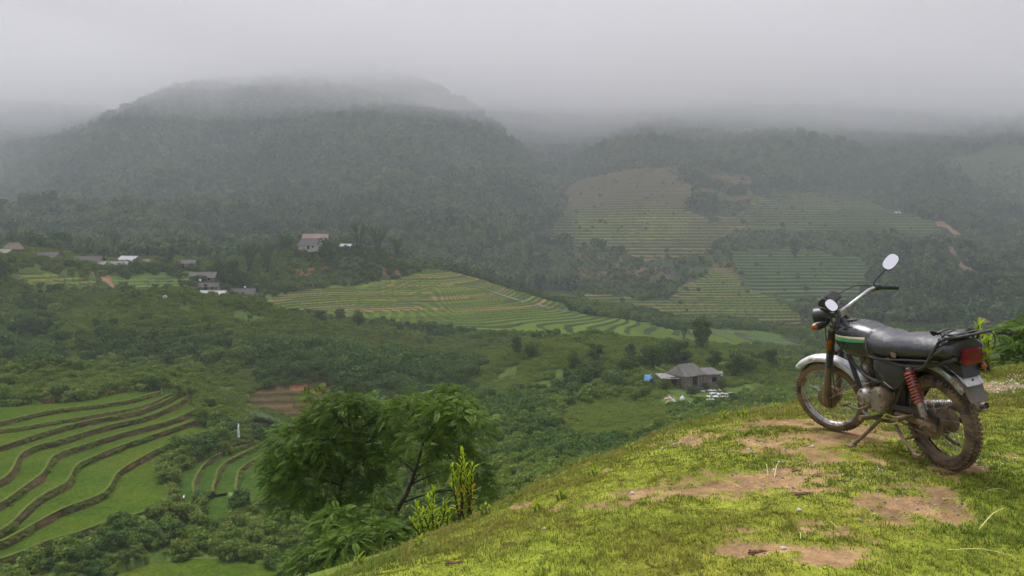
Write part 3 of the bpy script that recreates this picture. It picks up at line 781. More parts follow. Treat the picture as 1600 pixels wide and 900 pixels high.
for k in range(4):
    lb = rand_lobes(7, .42, 1.0, 120 + k, .8, .5, .35)
    ftree_me.append(src('forest_tree', foliage(300, lb, .20, 240 + k, .2, .6, 1.5, shell=.6), [M_forestl if k > 1 else M_forest]))

def scatter(name, pts, sc, idx, meshes, label, cat, sz=None):
    n = len(pts); me = bpy.data.meshes.new(name); me.vertices.add(n); me.vertices.foreach_set('co', np.asarray(pts, np.float32).ravel())
    for nm, ty, arr in (('sc', 'FLOAT', sc), ('rz', 'FLOAT', rng.random(n) * 6.283), ('pick', 'INT', idx)):
        a = me.attributes.new(nm, ty, 'POINT'); a.data.foreach_set('value', np.asarray(arr, np.float32 if ty == 'FLOAT' else np.int32))
    a = me.attributes.new('szv', 'FLOAT', 'POINT'); a.data.foreach_set('value', np.asarray(sz if sz is not None else np.ones(n), np.float32))
    ob = link(name, me)
    ng = bpy.data.node_groups.new(name + '_nodes', 'GeometryNodeTree')
    ng.interface.new_socket('Geometry', in_out='INPUT', socket_type='NodeSocketGeometry'); ng.interface.new_socket('Geometry', in_out='OUTPUT', socket_type='NodeSocketGeometry')
    N, Lk = ng.nodes, ng.links
    gi = N.new('NodeGroupInput'); go = N.new('NodeGroupOutput')
    mp = N.new('GeometryNodeMeshToPoints'); ip = N.new('GeometryNodeInstanceOnPoints'); jn = N.new('GeometryNodeGeometryToInstance')
    Lk.new(gi.outputs[0], mp.inputs[0]); Lk.new(mp.outputs[0], ip.inputs['Points'])
    j = N.new('GeometryNodeJoinGeometry')
    for mm in reversed(meshes):
        so = bpy.data.objects.new(mm.name + '_source', mm)
        oi = N.new('GeometryNodeObjectInfo'); oi.inputs['Object'].default_value = so; oi.inputs['As Instance'].default_value = True
        Lk.new(oi.outputs['Geometry'], j.inputs[0])
    N.remove(jn)
    Lk.new(j.outputs[0], ip.inputs['Instance']); ip.inputs['Pick Instance'].default_value = True
    def attr(nm, ty):
        a = N.new('GeometryNodeInputNamedAttribute'); a.data_type = ty; a.inputs['Name'].default_value = nm; return a.outputs[0]
    Lk.new(attr('pick', 'INT'), ip.inputs['Instance Index'])
    cx = N.new('ShaderNodeCombineXYZ'); Lk.new(attr('rz', 'FLOAT'), cx.inputs[2]); Lk.new(cx.outputs[0], ip.inputs['Rotation'])
    mu = N.new('ShaderNodeMath'); mu.operation = 'MULTIPLY'; s_ = attr('sc', 'FLOAT'); Lk.new(s_, mu.inputs[0]); Lk.new(attr('szv', 'FLOAT'), mu.inputs[1])
    c2 = N.new('ShaderNodeCombineXYZ'); Lk.new(s_, c2.inputs[0]); Lk.new(s_, c2.inputs[1]); Lk.new(mu.outputs[0], c2.inputs[2]); Lk.new(c2.outputs[0], ip.inputs['Scale'])
    Lk.new(ip.outputs[0], go.inputs[0])
    md = ob.modifiers.new('scatter', 'NODES'); md.node_group = ng
    return tag(ob, label, cat, kind='stuff')

def cand(n, r0, r1, a0=-38, a1=38, power=1.0):
    """random spots; power 1 = even per area, 0 = even per log distance"""
    a = (a0 + (a1 - a0) * rng.random(n)) * DEG; q = rng.random(n)
    if power == 0: r = r0 * (r1 / r0) ** q
    else: r = (r0 ** (2 * power) + q * (r1 ** (2 * power) - r0 ** (2 * power))) ** (1 / (2 * power))
    x = r * np.sin(a); y = r * np.cos(a); z = hgt(x, y); u, v = proj(x, y, z)
    return x, y, z, u, v, r
allt_s = allt | yard
TRK = [[(1462,350),(1478,355),(1500,370)],[(1486,386),(1488,400),(1500,415),(1525,430)],[(1490,448),(1500,458),(1525,471)],[(1532,498),(1550,510),(1562,514)]]
# forest on the mountains
x, y, z, u, v, r = cand(64000, 445, 1420, power=.75)
t = grid_at(allt_s, x, y) | grid_at(far_l | far_r, x, y); kn = grid_at(knoll, x, y)
dens = fbm(x / 70, y / 70, 61, 3)
bare = inpoly(u, v, [(1060,345),(1175,300),(1240,300),(1350,300),(1480,378),(1370,400),(1340,495),(1180,500),(960,470),(850,440),(850,380),(1000,400)])
gul = inpoly(u, v, [(950, 180), (1000, 200), (900, 300), (800, 300), (860, 230)])
keep = (~t) & (~kn) & ((rng.random(len(x)) < np.where(bare, .09, .9)) & (dens > np.where(bare, 0.05, -.75))) & (r < 1420)
keep &= ~((r < 600) & (u > 820) & (u < 1300) & (v > 455)); keep &= ~(inpoly(u, v, [(1480,225),(1640,220),(1700,320),(1560,320),(1500,300)]) & (rng.random(len(x)) < .6))
for tr_ in TRK:
    for (a0, b0), (a1, b1) in zip(tr_[:-1], tr_[1:]):
        q_ = np.clip(((u - a0) * (a1 - a0) + (v - b0) * (b1 - b0)) / ((a1 - a0) ** 2 + (b1 - b0) ** 2), 0, 1)
        keep &= ~((np.abs(u - a0 - q_ * (a1 - a0)) < 9) & (v - b0 - q_ * (b1 - b0) > -3) & (v - b0 - q_ * (b1 - b0) < 13) & (r < 760))
x, y, z, u, v, r, bare = [q[keep] for q in (x, y, z, u, v, r, bare)]
s = (4.2 + 7.5 * rng.random(len(x)) ** 2.2) * np.where(rng.random(len(x)) < .03, 1.25, 1) * np.where(bare, .45, 1) * (1 + .2 * fbm(x / 50, y / 50, 62, 2))
scatter('forest', np.stack([x, y, z - .06 * s], 1), s, rng.integers(0, 2, len(x)) + 2 * ((fbm(x / 45, y / 45, 66, 3) + .9 * (rng.random(len(x)) - .5)) > .08), ftree_me, 'hazy green forest covering the mountain slopes below the cloud', 'forest', sz=.85 + .5 * rng.random(len(x)))
print('forest', len(x))
# low bushes and hedges between the far terraces
x, y, z, u, v, r = cand(26000, 430, 1050, -2, 38, power=.75)
t = grid_at(allt_s, x, y); bare = inpoly(u, v, [(840,380),(870,330),(905,265),(965,250),(1175,250),(1350,285),(1500,378),(1400,400),(1350,500),(1180,520),(960,480),(850,450)]) | inpoly(u, v, [(1480,225),(1640,220),(1700,320),(1560,320),(1500,300)])
keep = bare & ((~t) & (fbm(x / 18, y / 18, 64, 3) > -.35) | t & (rng.random(len(x)) < .035))
x, y, z, u, v, r = [q[keep] for q in (x, y, z, u, v, r)]
s = 1.4 + 2.6 * rng.random(len(x)) ** 2
scatter('far_scrub', np.stack([x, y, z - .1 * s], 1), s * 1.2, rng.integers(0, 4, len(x)), bush_me, 'low scrub and hedges between the far terraces', 'scrub')
print('far scrub', len(x))
# bushes on the middle slopes
x, y, z, u, v, r = cand(52000, 100, 450, power=.8)
t = grid_at(allt_s, x, y) | grid_at(fields_mask, x, y); dn_ = fbm(x / 16, y / 16, 71, 3); fg = grid_at(farm_g, x, y)
edge_t = grid_at(soft(allt_s.astype(float), 3) > 0.05, x, y)
stream = inpoly(u, v, [(700,430),(760,440),(880,475),(1000,495),(1150,515),(1270,530),(1270,545),(1130,528),(980,508),(860,488),(780,465)])
LZN = np.zeros(len(x)); 
for (u0, v0, ru, rv, k_) in [(250,490,190,26,1.0),(450,520,160,24,.6),(860,560,150,26,1.2),(1020,545,160,20,1.2),(150,600,180,22,1.1),(360,640,60,50,1.0),(1180,600,90,22,.8),(640,545,90,14,.4),(520,415,180,35,.5),(620,590,260,26,-1.1),(790,660,90,40,-1.0),(60,560,110,26,-.9),(420,560,140,22,-.6),(960,590,60,14,-.3)]:
    LZN += k_ * np.exp(-(((u - u0) / ru) ** 2 + ((v - v0) / rv) ** 2))
keep = (~t) & (rng.random(len(x)) < np.where(fg, .30, np.where(r > 300, .55, .95 - .72 * np.clip(LZN, -.1, 1)))) & (dn_ > np.where(fg, .0, -.6 + .2 * np.clip(LZN, 0, 1)))
keep |= stream & (~t) & (r > 300) & (rng.random(len(x)) < .7)
keep &= ~(inpoly(u, v, [(1000,560),(1150,560),(1150,640),(1000,640)]) & (r < 175)); keep &= ~((u < 150) & (v > 470) & (r > 205) & (r < 300) & (rng.random(len(x)) < .75))
keep &= ~(inpoly(u, v, [(0,380),(420,390),(420,475),(300,475),(0,440)]) & (r > 285) & (r < 360) & (rng.random(len(x)) < .75))
x, y, z, u, v, r, dn_, LZN = [q[keep] for q in (x, y, z, u, v, r, dn_, LZN)]
s = (1 - .5 * np.clip(LZN, -1, 1)) * (1.1 + 1.7 * rng.random(len(x)) ** 1.6) * (1 + .5 * dn_) * np.clip(r / 170, .72, 1.35)
dark = fbm(x / 25, y / 25, 72, 3) + .3 * (rng.random(len(x)) - .5) - .8 * LZN + .06
scatter('scrub', np.stack([x, y, z - .1 * s], 1), s * 1.25, np.where(dark > .02, 2 * rng.integers(0, 2, len(x)), 1 + 2 * rng.integers(0, 2, len(x))), bush_me, 'dense green scrub covering the middle hills', 'scrub')
print('scrub', len(x))
# bushes on the near slopes and between the rice fields
x, y, z, u, v, r = cand(17000, 22, 150, power=.75)
t = grid_at(allt_s, x, y) | grid_at(fields_mask, x, y); dn_ = fbm(x / 7, y / 7, 73, 3)
keep = (~t) & (dn_ > -.55) & ~(inpoly(u, v, [(1020,600),(1150,600),(1150,640),(1010,640)]))
strip_low = inpoly(u, v, [(-50,895),(60,860),(200,815),(290,800),(360,815),(470,820),(480,700),(560,700),(560,1000),(430,870),(250,868),(60,930)])
x, y, z, u, v, r, dn_ = [q[keep] for q in (x, y, z, u, v, r, dn_)]
s = np.where(inpoly(u, v, [(-100,560),(330,570),(480,690),(470,720),(380,690),(300,600),(-100,640)]), .62, 1.0) * (.5 + 1.2 * rng.random(len(x)) ** 1.9) * (1 + .5 * dn_) * np.clip(r / 75, .55, 1.25)
dark = fbm(x / 10, y / 10, 74, 3) + .4 * (rng.random(len(x)) - .5) - .10 - .5 * inpoly(u, v, [(-100,560),(330,570),(480,690),(470,720),(380,690),(300,600),(-100,640)]) + .15 * (v > 780)
pick = np.where(dark > .02, 2 * rng.integers(0, 2, len(x)), 1 + 2 * rng.integers(0, 2, len(x)))
scatter('undergrowth', np.stack([x, y, z - .1 * s], 1), s * 1.2, pick, bush_me, 'tangled undergrowth on the slopes round the rice fields', 'undergrowth')
print('under', len(x))
# low weeds: banks, open slopes
pl = []
for L in LIP[:] + GLIP:
    n = len(L); k = rng.integers(0, n - 1, n * 7); f = rng.random(len(k))[:, None]
    p = L[k] * (1 - f) + L[k + 1] * f; p[:, :2] += rng.normal(0, .18, (len(k), 2)); p[:, 2] -= .15 + rng.random(len(k)) * .45
    sel = vnoise(p[:, 0] / 4, p[:, 1] / 4, 8) > .42; pl.append(p[sel])
pl = np.vstack(pl)
x, y, z, u, v, r = cand(80000, 60, 330, power=.75)
t = grid_at(fields_mask, x, y) | grid_at(allt_s & ~yard, x, y)
keep = ~t & (vnoise(x / 6, y / 6, 5) > .22) & ~inpoly(u, v, [(1034,608),(1142,606),(1146,638),(1034,640)])
pw = np.vstack([np.stack([x, y, z], 1)[keep], pl])
s = np.concatenate([(.7 + .9 * rng.random(keep.sum())) * np.clip(r[keep] / 110, .6, 1.8), .22 + .55 * rng.random(len(pl)) ** 2])
scatter('low_weeds', pw, s, rng.integers(0, 2, len(pw)), weed_me, 'low light green weeds on banks and open slopes', 'weeds')
# ------------------------------------------------------------------ the motorcycle (x forward, y left, z up, rear tyre touches the ground at the origin)
MUD = (.17, .115, .065); MUDD = (.10, .07, .042)
M_rub = surf('tyre_rubber', (.022,.020,.019), (.035,.030,.027), .8, scale=8, mud=MUD, mudamt=.62, bumps=.35, bscale=60, mscale=7)
M_rubclean = surf('black_rubber', (.014,.014,.015), (.022,.022,.022), .45, scale=12, bumps=.15, bscale=80)
M_chrome = surf('worn_chrome', (.62,.62,.63), (.45,.45,.46), .22, 1.0, scale=6, mud=(.22,.15,.09), mudamt=.18, mscale=14)
M_chrome2 = surf('dull_chrome', (.50,.50,.51), (.33,.33,.33), .36, 1.0, scale=9, mud=(.20,.14,.085), mudamt=.42, mscale=12)
M_white = surf('pale_fender_paint', (.62,.63,.65), (.45,.46,.48), .35, 0.3, scale=8, mud=(.24,.13,.06), mudamt=.22, mscale=13)
M_mudmetal = surf('muddy_metal', (.12,.105,.09), (.07,.06,.05), .6, .5, scale=14, mud=MUD, mudamt=.66, bumps=.3, bscale=50)
M_alloy = surf('engine_alloy', (.42,.41,.38), (.25,.24,.22), .38, .85, scale=16, mud=MUD, mudamt=.42, bumps=.12, bscale=40)
M_blackp = surf('black_frame_paint', (.016,.016,.018), (.028,.026,.024), .42, 0, scale=14, mud=(.055,.042,.03), mudamt=.30, mscale=26)
M_tank = surf('tank_paint', (.018,.021,.022), (.030,.034,.036), .22, 0, scale=5, mud=(.10,.08,.055), mudamt=.10, mscale=19)
M_plast = surf('black_plastic', (.017,.017,.019), (.028,.028,.029), .38, 0, scale=10, bumps=.1, bscale=60)
M_seat = surf('seat_vinyl', (.026,.027,.032), (.050,.051,.056), .34, 0, scale=9, bumps=1.0, bscale=7, mud=(.13,.10,.06), mudamt=.09, mscale=11)
M_red = surf('red_lens', (.22,.012,.022), (.13,.010,.016), .22, 0, scale=20, mud=(.25,.12,.09), mudamt=.10)
M_amber = surf('amber_lens', (.36,.10,.01), (.24,.06,.01), .2, 0, scale=20)
M_spring = surf('red_spring_paint', (.36,.045,.035), (.24,.03,.03), .4, 0, scale=22, mud=(.20,.11,.07), mudamt=.22)
M_green = surf('green_decal', (.03,.36,.20), (.02,.30,.17), .35, scale=30)
M_cream = surf('cream_decal', (.70,.66,.50), (.60,.52,.38), .45, scale=30, mud=(.45,.3,.18), mudamt=.15)
M_yel = surf('yellow_decal', (.42,.40,.10), (.35,.34,.08), .4, scale=30)
M_redd = surf('red_decal', (.5,.05,.04), (.4,.04,.04), .4, scale=30)
m, nt, bs, out = nmat('mirror_glass'); bs.inputs['Base Color'].default_value = (.93, .93, .94, 1); bs.inputs['Metallic'].default_value = 1; bs.inputs['Roughness'].default_value = .06; M_mirror = m
m, nt, bs, out = nmat('lens_glass'); bs.inputs['Base Color'].default_value = (.55, .56, .58, 1); bs.inputs['Roughness'].default_value = .08; bs.inputs['Metallic'].default_value = .4; M_lens = m
M_plate = surf('bare_plate_metal', (.60,.60,.60), (.42,.42,.42), .4, .7, scale=20, mud=(.25,.17,.10), mudamt=.2)

HX, HY = -0.205, 0.979
bike = empty('motorcycle', (2.775, 5.03, 0.0)); bike.rotation_euler = (R_(-9), 0, math.atan2(HY, HX))
tag(bike, 'muddy black motorcycle leaning on its side stand on the grassy hilltop', 'motorcycle')
RW, WB, FZ = .30, 1.19, .238
A_pt = Vector((.955, 0, .885)); rake = R_(19); AX = Vector((-math.sin(rake), 0, math.cos(rake)))
steerR = Matrix.Rotation(R_(27), 4, AX)
ST = Matrix.Translation(A_pt) @ steerR @ Matrix.Translation(-A_pt)
def sb(mb, name, mat, parent=bike, steer=False, **k):
    if steer: mb.xf(ST)
    return mb.build(name, mat, parent, **k)

def wheel(name, c, R, w, steer, seed):
    """tyre with knobs, rim, spokes, hub"""
    pr = []; rs = R - w * .52
    t = MB(); n = 64
    prof = []
    for k in range(13):
        a = R_(-118 + 236 * k / 12)
        prof.append((rs + math.cos(a) * w * .50, math.sin(a) * w * .50))
    t.lathe(prof, c, (0, 1, 0), 72)
    g = np.random.default_rng(seed); nk = 62
    for i in range(nk):
        for row, yo in enumerate((-.36, -.12, .12, .36)):
            a = 2 * math.pi * (i + (.5 if row in (1, 2) else 0)) / nk
            ang = math.asin(max(-1, min(1, yo / .52)))
            rloc = rs + math.cos(ang) * w * .50
            rot = Matrix.Rotation(-a, 3, 'Y') @ Matrix.Rotation(-ang * 1.0, 3, 'X').to_3x3() if False else Matrix.Rotation(-a, 3, 'Y')
            p = Vector((0, yo * w, 0)) + rot @ Vector((0, 0, rloc + .001))
            p = Vector((p.x, yo * w, p.z))
            tilt = Matrix.Rotation(-ang, 3, 'X')
            t.box(Vector(c) + p, (R * 2 * math.pi / nk * .60, w * .17, .017), rot @ tilt, .8) if not steer else t.box(Vector(c) + p, (R * 2 * math.pi / nk * .60, w * .17, .008), rot @ tilt, .8)
    ty = sb(t, 'tyre', M_rub, None, steer, angle=50)
    r = MB(); rr_ = R - w * .80
    r.lathe([(rr_ + .012, -.030), (rr_ + .016, -.026), (rr_ + .002, -.022), (rr_ - .010, -.010), (rr_ - .012, 0), (rr_ - .010, .010), (rr_ + .002, .022), (rr_ + .016, .026), (rr_ + .012, .030), (rr_ + .006, .026), (rr_ + .004, 0), (rr_ + .006, -.026)], c, (0, 1, 0), 64, closed=True)
    rim = sb(r, 'rim', M_chrome2 if steer else M_mudmetal, None, steer)
    s = MB(); ns = 36
    for i in range(ns):
        a = 2 * math.pi * i / ns; side = 1 if i % 2 else -1; off = .42 * (1 if (i // 2) % 2 else -1)
        p0 = Vector(c) + Vector((math.cos(a + off) * .062, side * .040, math.sin(a + off) * .062)); p1 = Vector(c) + Vector((math.cos(a) * (rr_ - .008), side * .004, math.sin(a) * (rr_ - .008)))
        s.tube([p0, p1], .0021, 5)
    spk = sb(s, 'spokes', M_chrome2, None, steer)
    ty.name = name
    return ty, rim, spk

fc = (WB, 0, FZ)
# front wheel: one part, with its pieces under it
ty, rim, spk = wheel('front_wheel', fc, .292, .074, True, 1); ty.parent = bike; rim.parent = ty; spk.parent = ty
h = MB(); h.lathe([(.012,-.065),(.05,-.06),(.068,-.048),(.070,-.01),(.052,0),(.052,.030),(.074,.034),(.080,.040),(.080,.056),(.060,.066),(.030,.070),(.012,.072)], fc, (0,1,0), 36); h.tube([(fc[0],-.10,fc[2]),(fc[0],.10,fc[2])], .009, 8)
h.tube([(fc[0]-.055,.062,fc[2]+.01),(fc[0]-.11,.074,fc[2]-.015)], .006, 6)
sb(h, 'hub', M_mudmetal, ty, True)
rc = (0, 0, RW)
ty2, rim2, spk2 = wheel('rear_wheel', rc, .302, .090, False, 2); ty2.parent = bike; rim2.parent = ty2; spk2.parent = ty2
h = MB(); h.lathe([(.012,-.085),(.06,-.08),(.078,-.065),(.080,-.02),(.060,-.01),(.060,.035),(.070,.040),(.072,.075),(.055,.09),(.012,.095)], rc, (0,1,0), 36); h.tube([(0,-.15,RW),(0,.16,RW)], .009, 8)
sb(h, 'hub', M_mudmetal, ty2)
h = MB(); nt_ = 42; prof = []
ring = []
for i in range(nt_ * 2):
    a = 2 * math.pi * i / (nt_ * 2); q = .098 if i % 2 else .088
    ring.append((a, q))
h.loft([[Vector((math.cos(a) * q, y_, RW + math.sin(a) * q)) for a, q in ring] for y_ in (.074, .080)])
sb(h, 'sprocket', M_mudmetal, ty2)

# fork
for s_ in (-1, 1):
    lo = Vector((WB - .01, s_ * .088, FZ + .01)); d_ = AX
    ax0 = lo + d_ * .0; fk = MB()
    fk.tube([lo - d_ * .02, lo + d_ * .05, lo + d_ * .27, lo + d_ * .285], [.020, .026, .024, .026], 14)
    fk.box(lo, (.05, .03, .045))
    sb(fk, 'fork_slider', M_mudmetal, bike, True)
    gt = MB(); pts = []; rd = []
    for k in range(17): pts.append(lo + d_ * (.285 + .008 * k)); rd.append(.030 if k % 2 else .024)
    gt.tube(pts, rd, 14); gt.tube([lo + d_ * .41, lo + d_ * .60], .028, 14)
    sb(gt, 'fork_cover', M_blackp, bike, True)
    rf = MB(); rf.box(lo + d_ * .485 + Vector((.0, s_ * .036, 0)), (.030, .014, .075), Matrix.Rotation(-rake, 3, 'Y'))
    rf.box(lo + d_ * .485 + Vector((.0, s_ * .030, 0)), (.040, .010, .088), Matrix.Rotation(-rake, 3, 'Y'))
    sb(rf, 'reflector', M_amber, bike, True, bevel=.003)
    tp = MB(); tp.tube([lo + d_ * .60, lo + d_ * .685], .017, 12); tp.tube([lo + d_ * .685, lo + d_ * .70], [.019, .012], 12)
    sb(tp, 'fork_tube', M_chrome2, bike, True)
cl = MB()
for hh, tk in ((.42, .03), (.63, .026)):
    cc = Vector((WB - .01, 0, FZ + .01)) + AX * hh
    cl.box(cc + Vector((-.022, 0, 0)), (.075, .215, tk), Matrix.Rotation(-rake, 3, 'Y'))
sb(cl, 'fork_clamp', M_blackp, bike, True, bevel=.006)
# front fender: pressed strip bent round the wheel
def fender(c, R, a0, a1, w, mat, name, steer, lip=.018, n=30, crown=.022, cut=0):
    f = MB(); rings = []
    for i in range(n + 1):
        a = R_(a0 + (a1 - a0) * i / n); d = Vector((math.cos(a), 0, math.sin(a))); rg = []
        e = 1.0
        if i < 3: e = (.72, .88, .96)[i]
        prof = [(-.5, -lip - crown), (-.5, -crown), (-.40, -crown * .45), (-.2, -.12 * crown), (0, 0), (.2, -.12 * crown), (.40, -crown * .45), (.5, -crown), (.5, -lip - crown)]
        for yy, rr__ in prof: rg.append(Vector(c) + d * (R + rr__) + Vector((0, yy * w * e, 0)))
        for yy, rr__ in reversed(prof): rg.append(Vector(c) + d * (R + rr__ - .003) + Vector((0, yy * w * e * .97, 0)))
        rings.append(rg)
    f.loft(rings); return sb(f, name, mat, bike, steer, angle=60)
fender(fc, .350, 48, 172, .105, M_white, 'front_fender', True)
br = MB()
for s_ in (-1, 1):
    br.tube([(WB - .10, s_ * .085, FZ + .25), (WB - .12, s_ * .060, FZ + .30)], .008, 6)
    br.tube([(WB, s_ * .09, FZ), (WB - .30, s_ * .056, FZ + .15)], .005, 6)
sb(br, 'fender_stay', M_chrome2, bike, True)
fl_ = MB(); fl_.loft([[Vector((WB - .352, y_, .32)), Vector((WB - .345, y_, .23)), Vector((WB - .337, y_, .23)), Vector((WB - .344, y_, .32))] for y_ in (-.05, .05)])
sb(fl_, 'mudflap', M_mudmetal, bike, True)

# head: headlamp, clocks, signals, bars
hl = MB(); hc = Vector((1.095, .01, .905)); hl.lathe([(.02,-.115),(.040,-.105),(.058,-.07),(.064,-.03),(.066,.02),(.068,.035),(.062,.036)], hc, (1,0,-.12), 28)
hl_o = sb(hl, 'headlamp', M_plast, bike, True)
ln = MB(); ln.lathe([(.0005,.052),(.030,.050),(.05,.043),(.063,.034),(.063,.030)], hc, (1,0,-.12), 28); sb(ln, 'lens', M_lens, hl_o, True)
ck = MB(); ck.box((1.01, 0, 1.020), (.120, .180, .075), Matrix.Rotation(R_(32), 3, 'Y'), .86)
ck_o = sb(ck, 'instrument_panel', M_plast, bike, True, bevel=.012)
for s_ in (-.055, .055):
    dl = MB(); cc = Vector((.988, s_ * .8, 1.054)); dl.lathe([(.0005,.006),(.040,.006),(.044,0)], cc, (-.53,0,.85), 24)
    sb(dl, 'dial', M_blackp, ck_o, True)
for s_ in (-1, 1):
    ts = MB(); ts.tube([(1.03, s_ * .045, .86), (1.045, s_ * .07, .862), (1.078, s_ * .128, .862), (1.084, s_ * .140, .862)], [.012, .024, .033, .030], 14)
    to = sb(ts, 'turn_signal', M_plast, bike, True)
    tl = MB(); tl.tube([(1.082, s_ * .138, .862), (1.092, s_ * .158, .862), (1.097, s_ * .166, .862)], [.030, .024, .008], 14); sb(tl, 'lens', M_amber, to, True)
# handlebar
def bez(pts, n=8):
    pts = [Vector(p) for p in pts]; out = []
    for i in range(len(pts) - 1):
        p0 = pts[max(i - 1, 0)]; p1 = pts[i]; p2 = pts[i + 1]; p3 = pts[min(i + 2, len(pts) - 1)]
        for k in range(n):
            t = k / n; out.append(.5 * ((2 * p1) + (p2 - p0) * t + (2 * p0 - 5 * p1 + 4 * p2 - p3) * t * t + (3 * p1 - p0 - 3 * p2 + p3) * t ** 3))
    out.append(pts[-1]); return out
full = [(.781,-.548,.924), (.853,-.457,.962), (.880,-.400,.976), (.888,-.330,.980), (.895,-.213,.968), (.922,-.098,.946), (.928,-.03,.942), (.928,.03,.942), (.922,.08,.955), (.90,.15,1.0), (.875,.182,.99), (.852,.188,.945), (.846,.215,.890)]
hb = MB(); hb.tube(bez(full), .0115, 10); sb(hb, 'handlebar', M_chrome, bike, True)
rs_ = MB(); rs_.box((.928, 0, .925), (.045, .12, .05)); sb(rs_, 'bar_clamp', M_alloy, bike, True, bevel=.004)
for s_, a_, b_ in ((-1, Vector((.858,-.450,.965)), Vector((.776,-.555,.921))), (1, Vector((.856,.184,.960)), Vector((.845,.218,.882)))):
    g_ = MB()
    g_.tube([a_ + (b_ - a_) * q for q in (0, .04, .08, .5, .93, .96, 1)], [.021, .021, .0165, .0165, .0165, .021, .019], 14); sb(g_, 'grip', M_rubclean, bike, True)
    sw = MB(); dd_ = (a_ - b_).normalized(); c_ = a_ + dd_ * .022; sw.tube([c_ + dd_ * .018, c_ - dd_ * .018], .024, 12); sw.box(c_ + Vector((.02, 0, -.006)), (.05, .04, .03))
    so_ = sb(sw, 'switch_housing', M_plast, bike, True, bevel=.003)
    if s_ < 0:
        yb = MB(); yb.box(c_ + Vector((.0, 0, -.036)), (.016, .016, .014)); sb(yb, 'switch_button', M_yel, so_, True)
    lv_ = MB(); e_ = (b_ - a_); lv_.tube(bez([c_ + Vector((.03, 0, 0)), c_ + Vector((.05, 0, 0)) + e_ * .3, c_ + Vector((.045, 0, -.004)) + e_ * .75, c_ + Vector((.035, 0, -.006)) + e_ * 1.15]), [.007] * 17 + [.006] * 8, 8); sb(lv_, 'lever', M_blackp, bike, True)
cb = MB()
for s_ in (-1, 1):
    cb.tube(bez([(.90, -.43 if s_ < 0 else .15, .985), (.985, -.33 if s_ < 0 else .16, 1.02), (1.02, s_ * .13, 1.01), (.97, s_ * .05, .92), (.86, s_ * .04, .80)]), .0038, 6)
    cb.tube(bez([(.88, -.42 if s_ < 0 else .16, .955), (.94, -.28 if s_ < 0 else .14, .935), (.98, s_ * .10, .92), (.90, s_ * .07, .82)]), .0032, 6)
sb(cb, 'control_cable', M_rubclean, bike, True)
cb = MB(); cb.tube(bez([(.98, .045, .98), (1.02, .115, .84), (1.03, .13, .62), (1.08, .13, .38), (1.13, .115, .20), (1.17, .08, .20)]), .0045, 6)
cb.tube(bez([(.96, -.03, .93), (1.0, .10, .78), (1.04, .125, .5), (1.07, .11, .28), (1.08, .074, .225)]), .0035, 6)
sb(cb, 'speedometer_cable', M_rubclean, bike, True)
# mirrors
def mirror(stem, cen, nrm_w, rx, ry, roll, name='mirror'):
    """stem points in bike space before steering, glass facing nrm in world space"""
    m_ = MB(); m_.tube(bez(stem), .0048, 8)
    Mb = (Matrix.Translation(bike.location) @ bike.rotation_euler.to_matrix().to_4x4())
    n_ = (Mb.to_3x3().inverted() @ Vector(nrm_w)).normalized()
    c_ = ST @ Vector(cen)
    m_.xf(ST)
    up = (Mb.to_3x3().inverted() @ Vector((0, 0, 1))); e2 = (up - n_ * up.dot(n_)).normalized(); e1 = e2.cross(n_)
    e1, e2 = e1 * math.cos(roll) + e2 * math.sin(roll), e2 * math.cos(roll) - e1 * math.sin(roll)
    def oval(k, off): return [c_ + e1 * (rx * k * (abs(math.cos(t)) ** .8) * math.copysign(1, math.cos(t))) + e2 * (ry * k * (abs(math.sin(t)) ** .8) * math.copysign(1, math.sin(t))) + n_ * off for t in [2 * math.pi * i / 36 for i in range(36)]]
    m_.loft([oval(.5, -.024), oval(.8, -.020), oval(1.0, -.006), oval(1.03, .002), oval(1.0, .004)])
    mo = m_.build(name, M_rubclean, bike)
    gl = MB(); gl.loft([oval(.965, .0042), oval(.96, .0050)]); gl.build('mirror_glass', M_mirror, mo)
mirror([(.885, -.43, .975), (.885, -.44, 1.01), (.835, -.475, 1.06), (.775, -.494, 1.11)], (.755, -.499, 1.146), (-.36, -.80, .32), .045, .068, R_(-34))
mirror([(.89, .16, 1.0), (.875, .19, 1.04), (.860, .22, 1.06)], (.852, .228, 1.057), (-.34, -.72, .42), .050, .034, R_(-48))

# tank
def sup(t, e): c, s = math.cos(t), math.sin(t); return math.copysign(abs(c) ** (2 / e), c), math.copysign(abs(s) ** (2 / e), s)
TS = [(.930,.030,.77,.815),(.915,.075,.715,.850),(.87,.110,.670,.870),(.80,.132,.640,.884),(.72,.140,.630,.888),(.64,.138,.630,.882),(.56,.125,.635,.866),(.48,.105,.645,.840),(.42,.080,.660,.800)]
tk = MB(); rings = []
for x_, w_, zb, zt_ in TS:
    rg = []
    for i in range(28):
        a, b = sup(2 * math.pi * i / 28, 2.9); rg.append(Vector((x_, a * w_ * (1 + .10 * (-b) * .3), (zb + zt_) / 2 + b * (zt_ - zb) / 2)))
    rings.append(rg)
tk.loft(rings); tank = sb(tk, 'fuel_tank', M_tank)
def tank_y(x_, z_):
    a = np.array(TS)[::-1]; w_ = np.interp(x_, a[:, 0], a[:, 1]); zb = np.interp(x_, a[:, 0], a[:, 2]); zt_ = np.interp(x_, a[:, 0], a[:, 3])
    b = (z_ - (zb + zt_) / 2) / ((zt_ - zb) / 2); b = max(-.999, min(.999, b)); return w_ * (1 - abs(b) ** 2.9) ** (1 / 2.9) * (1 - .03 * b)
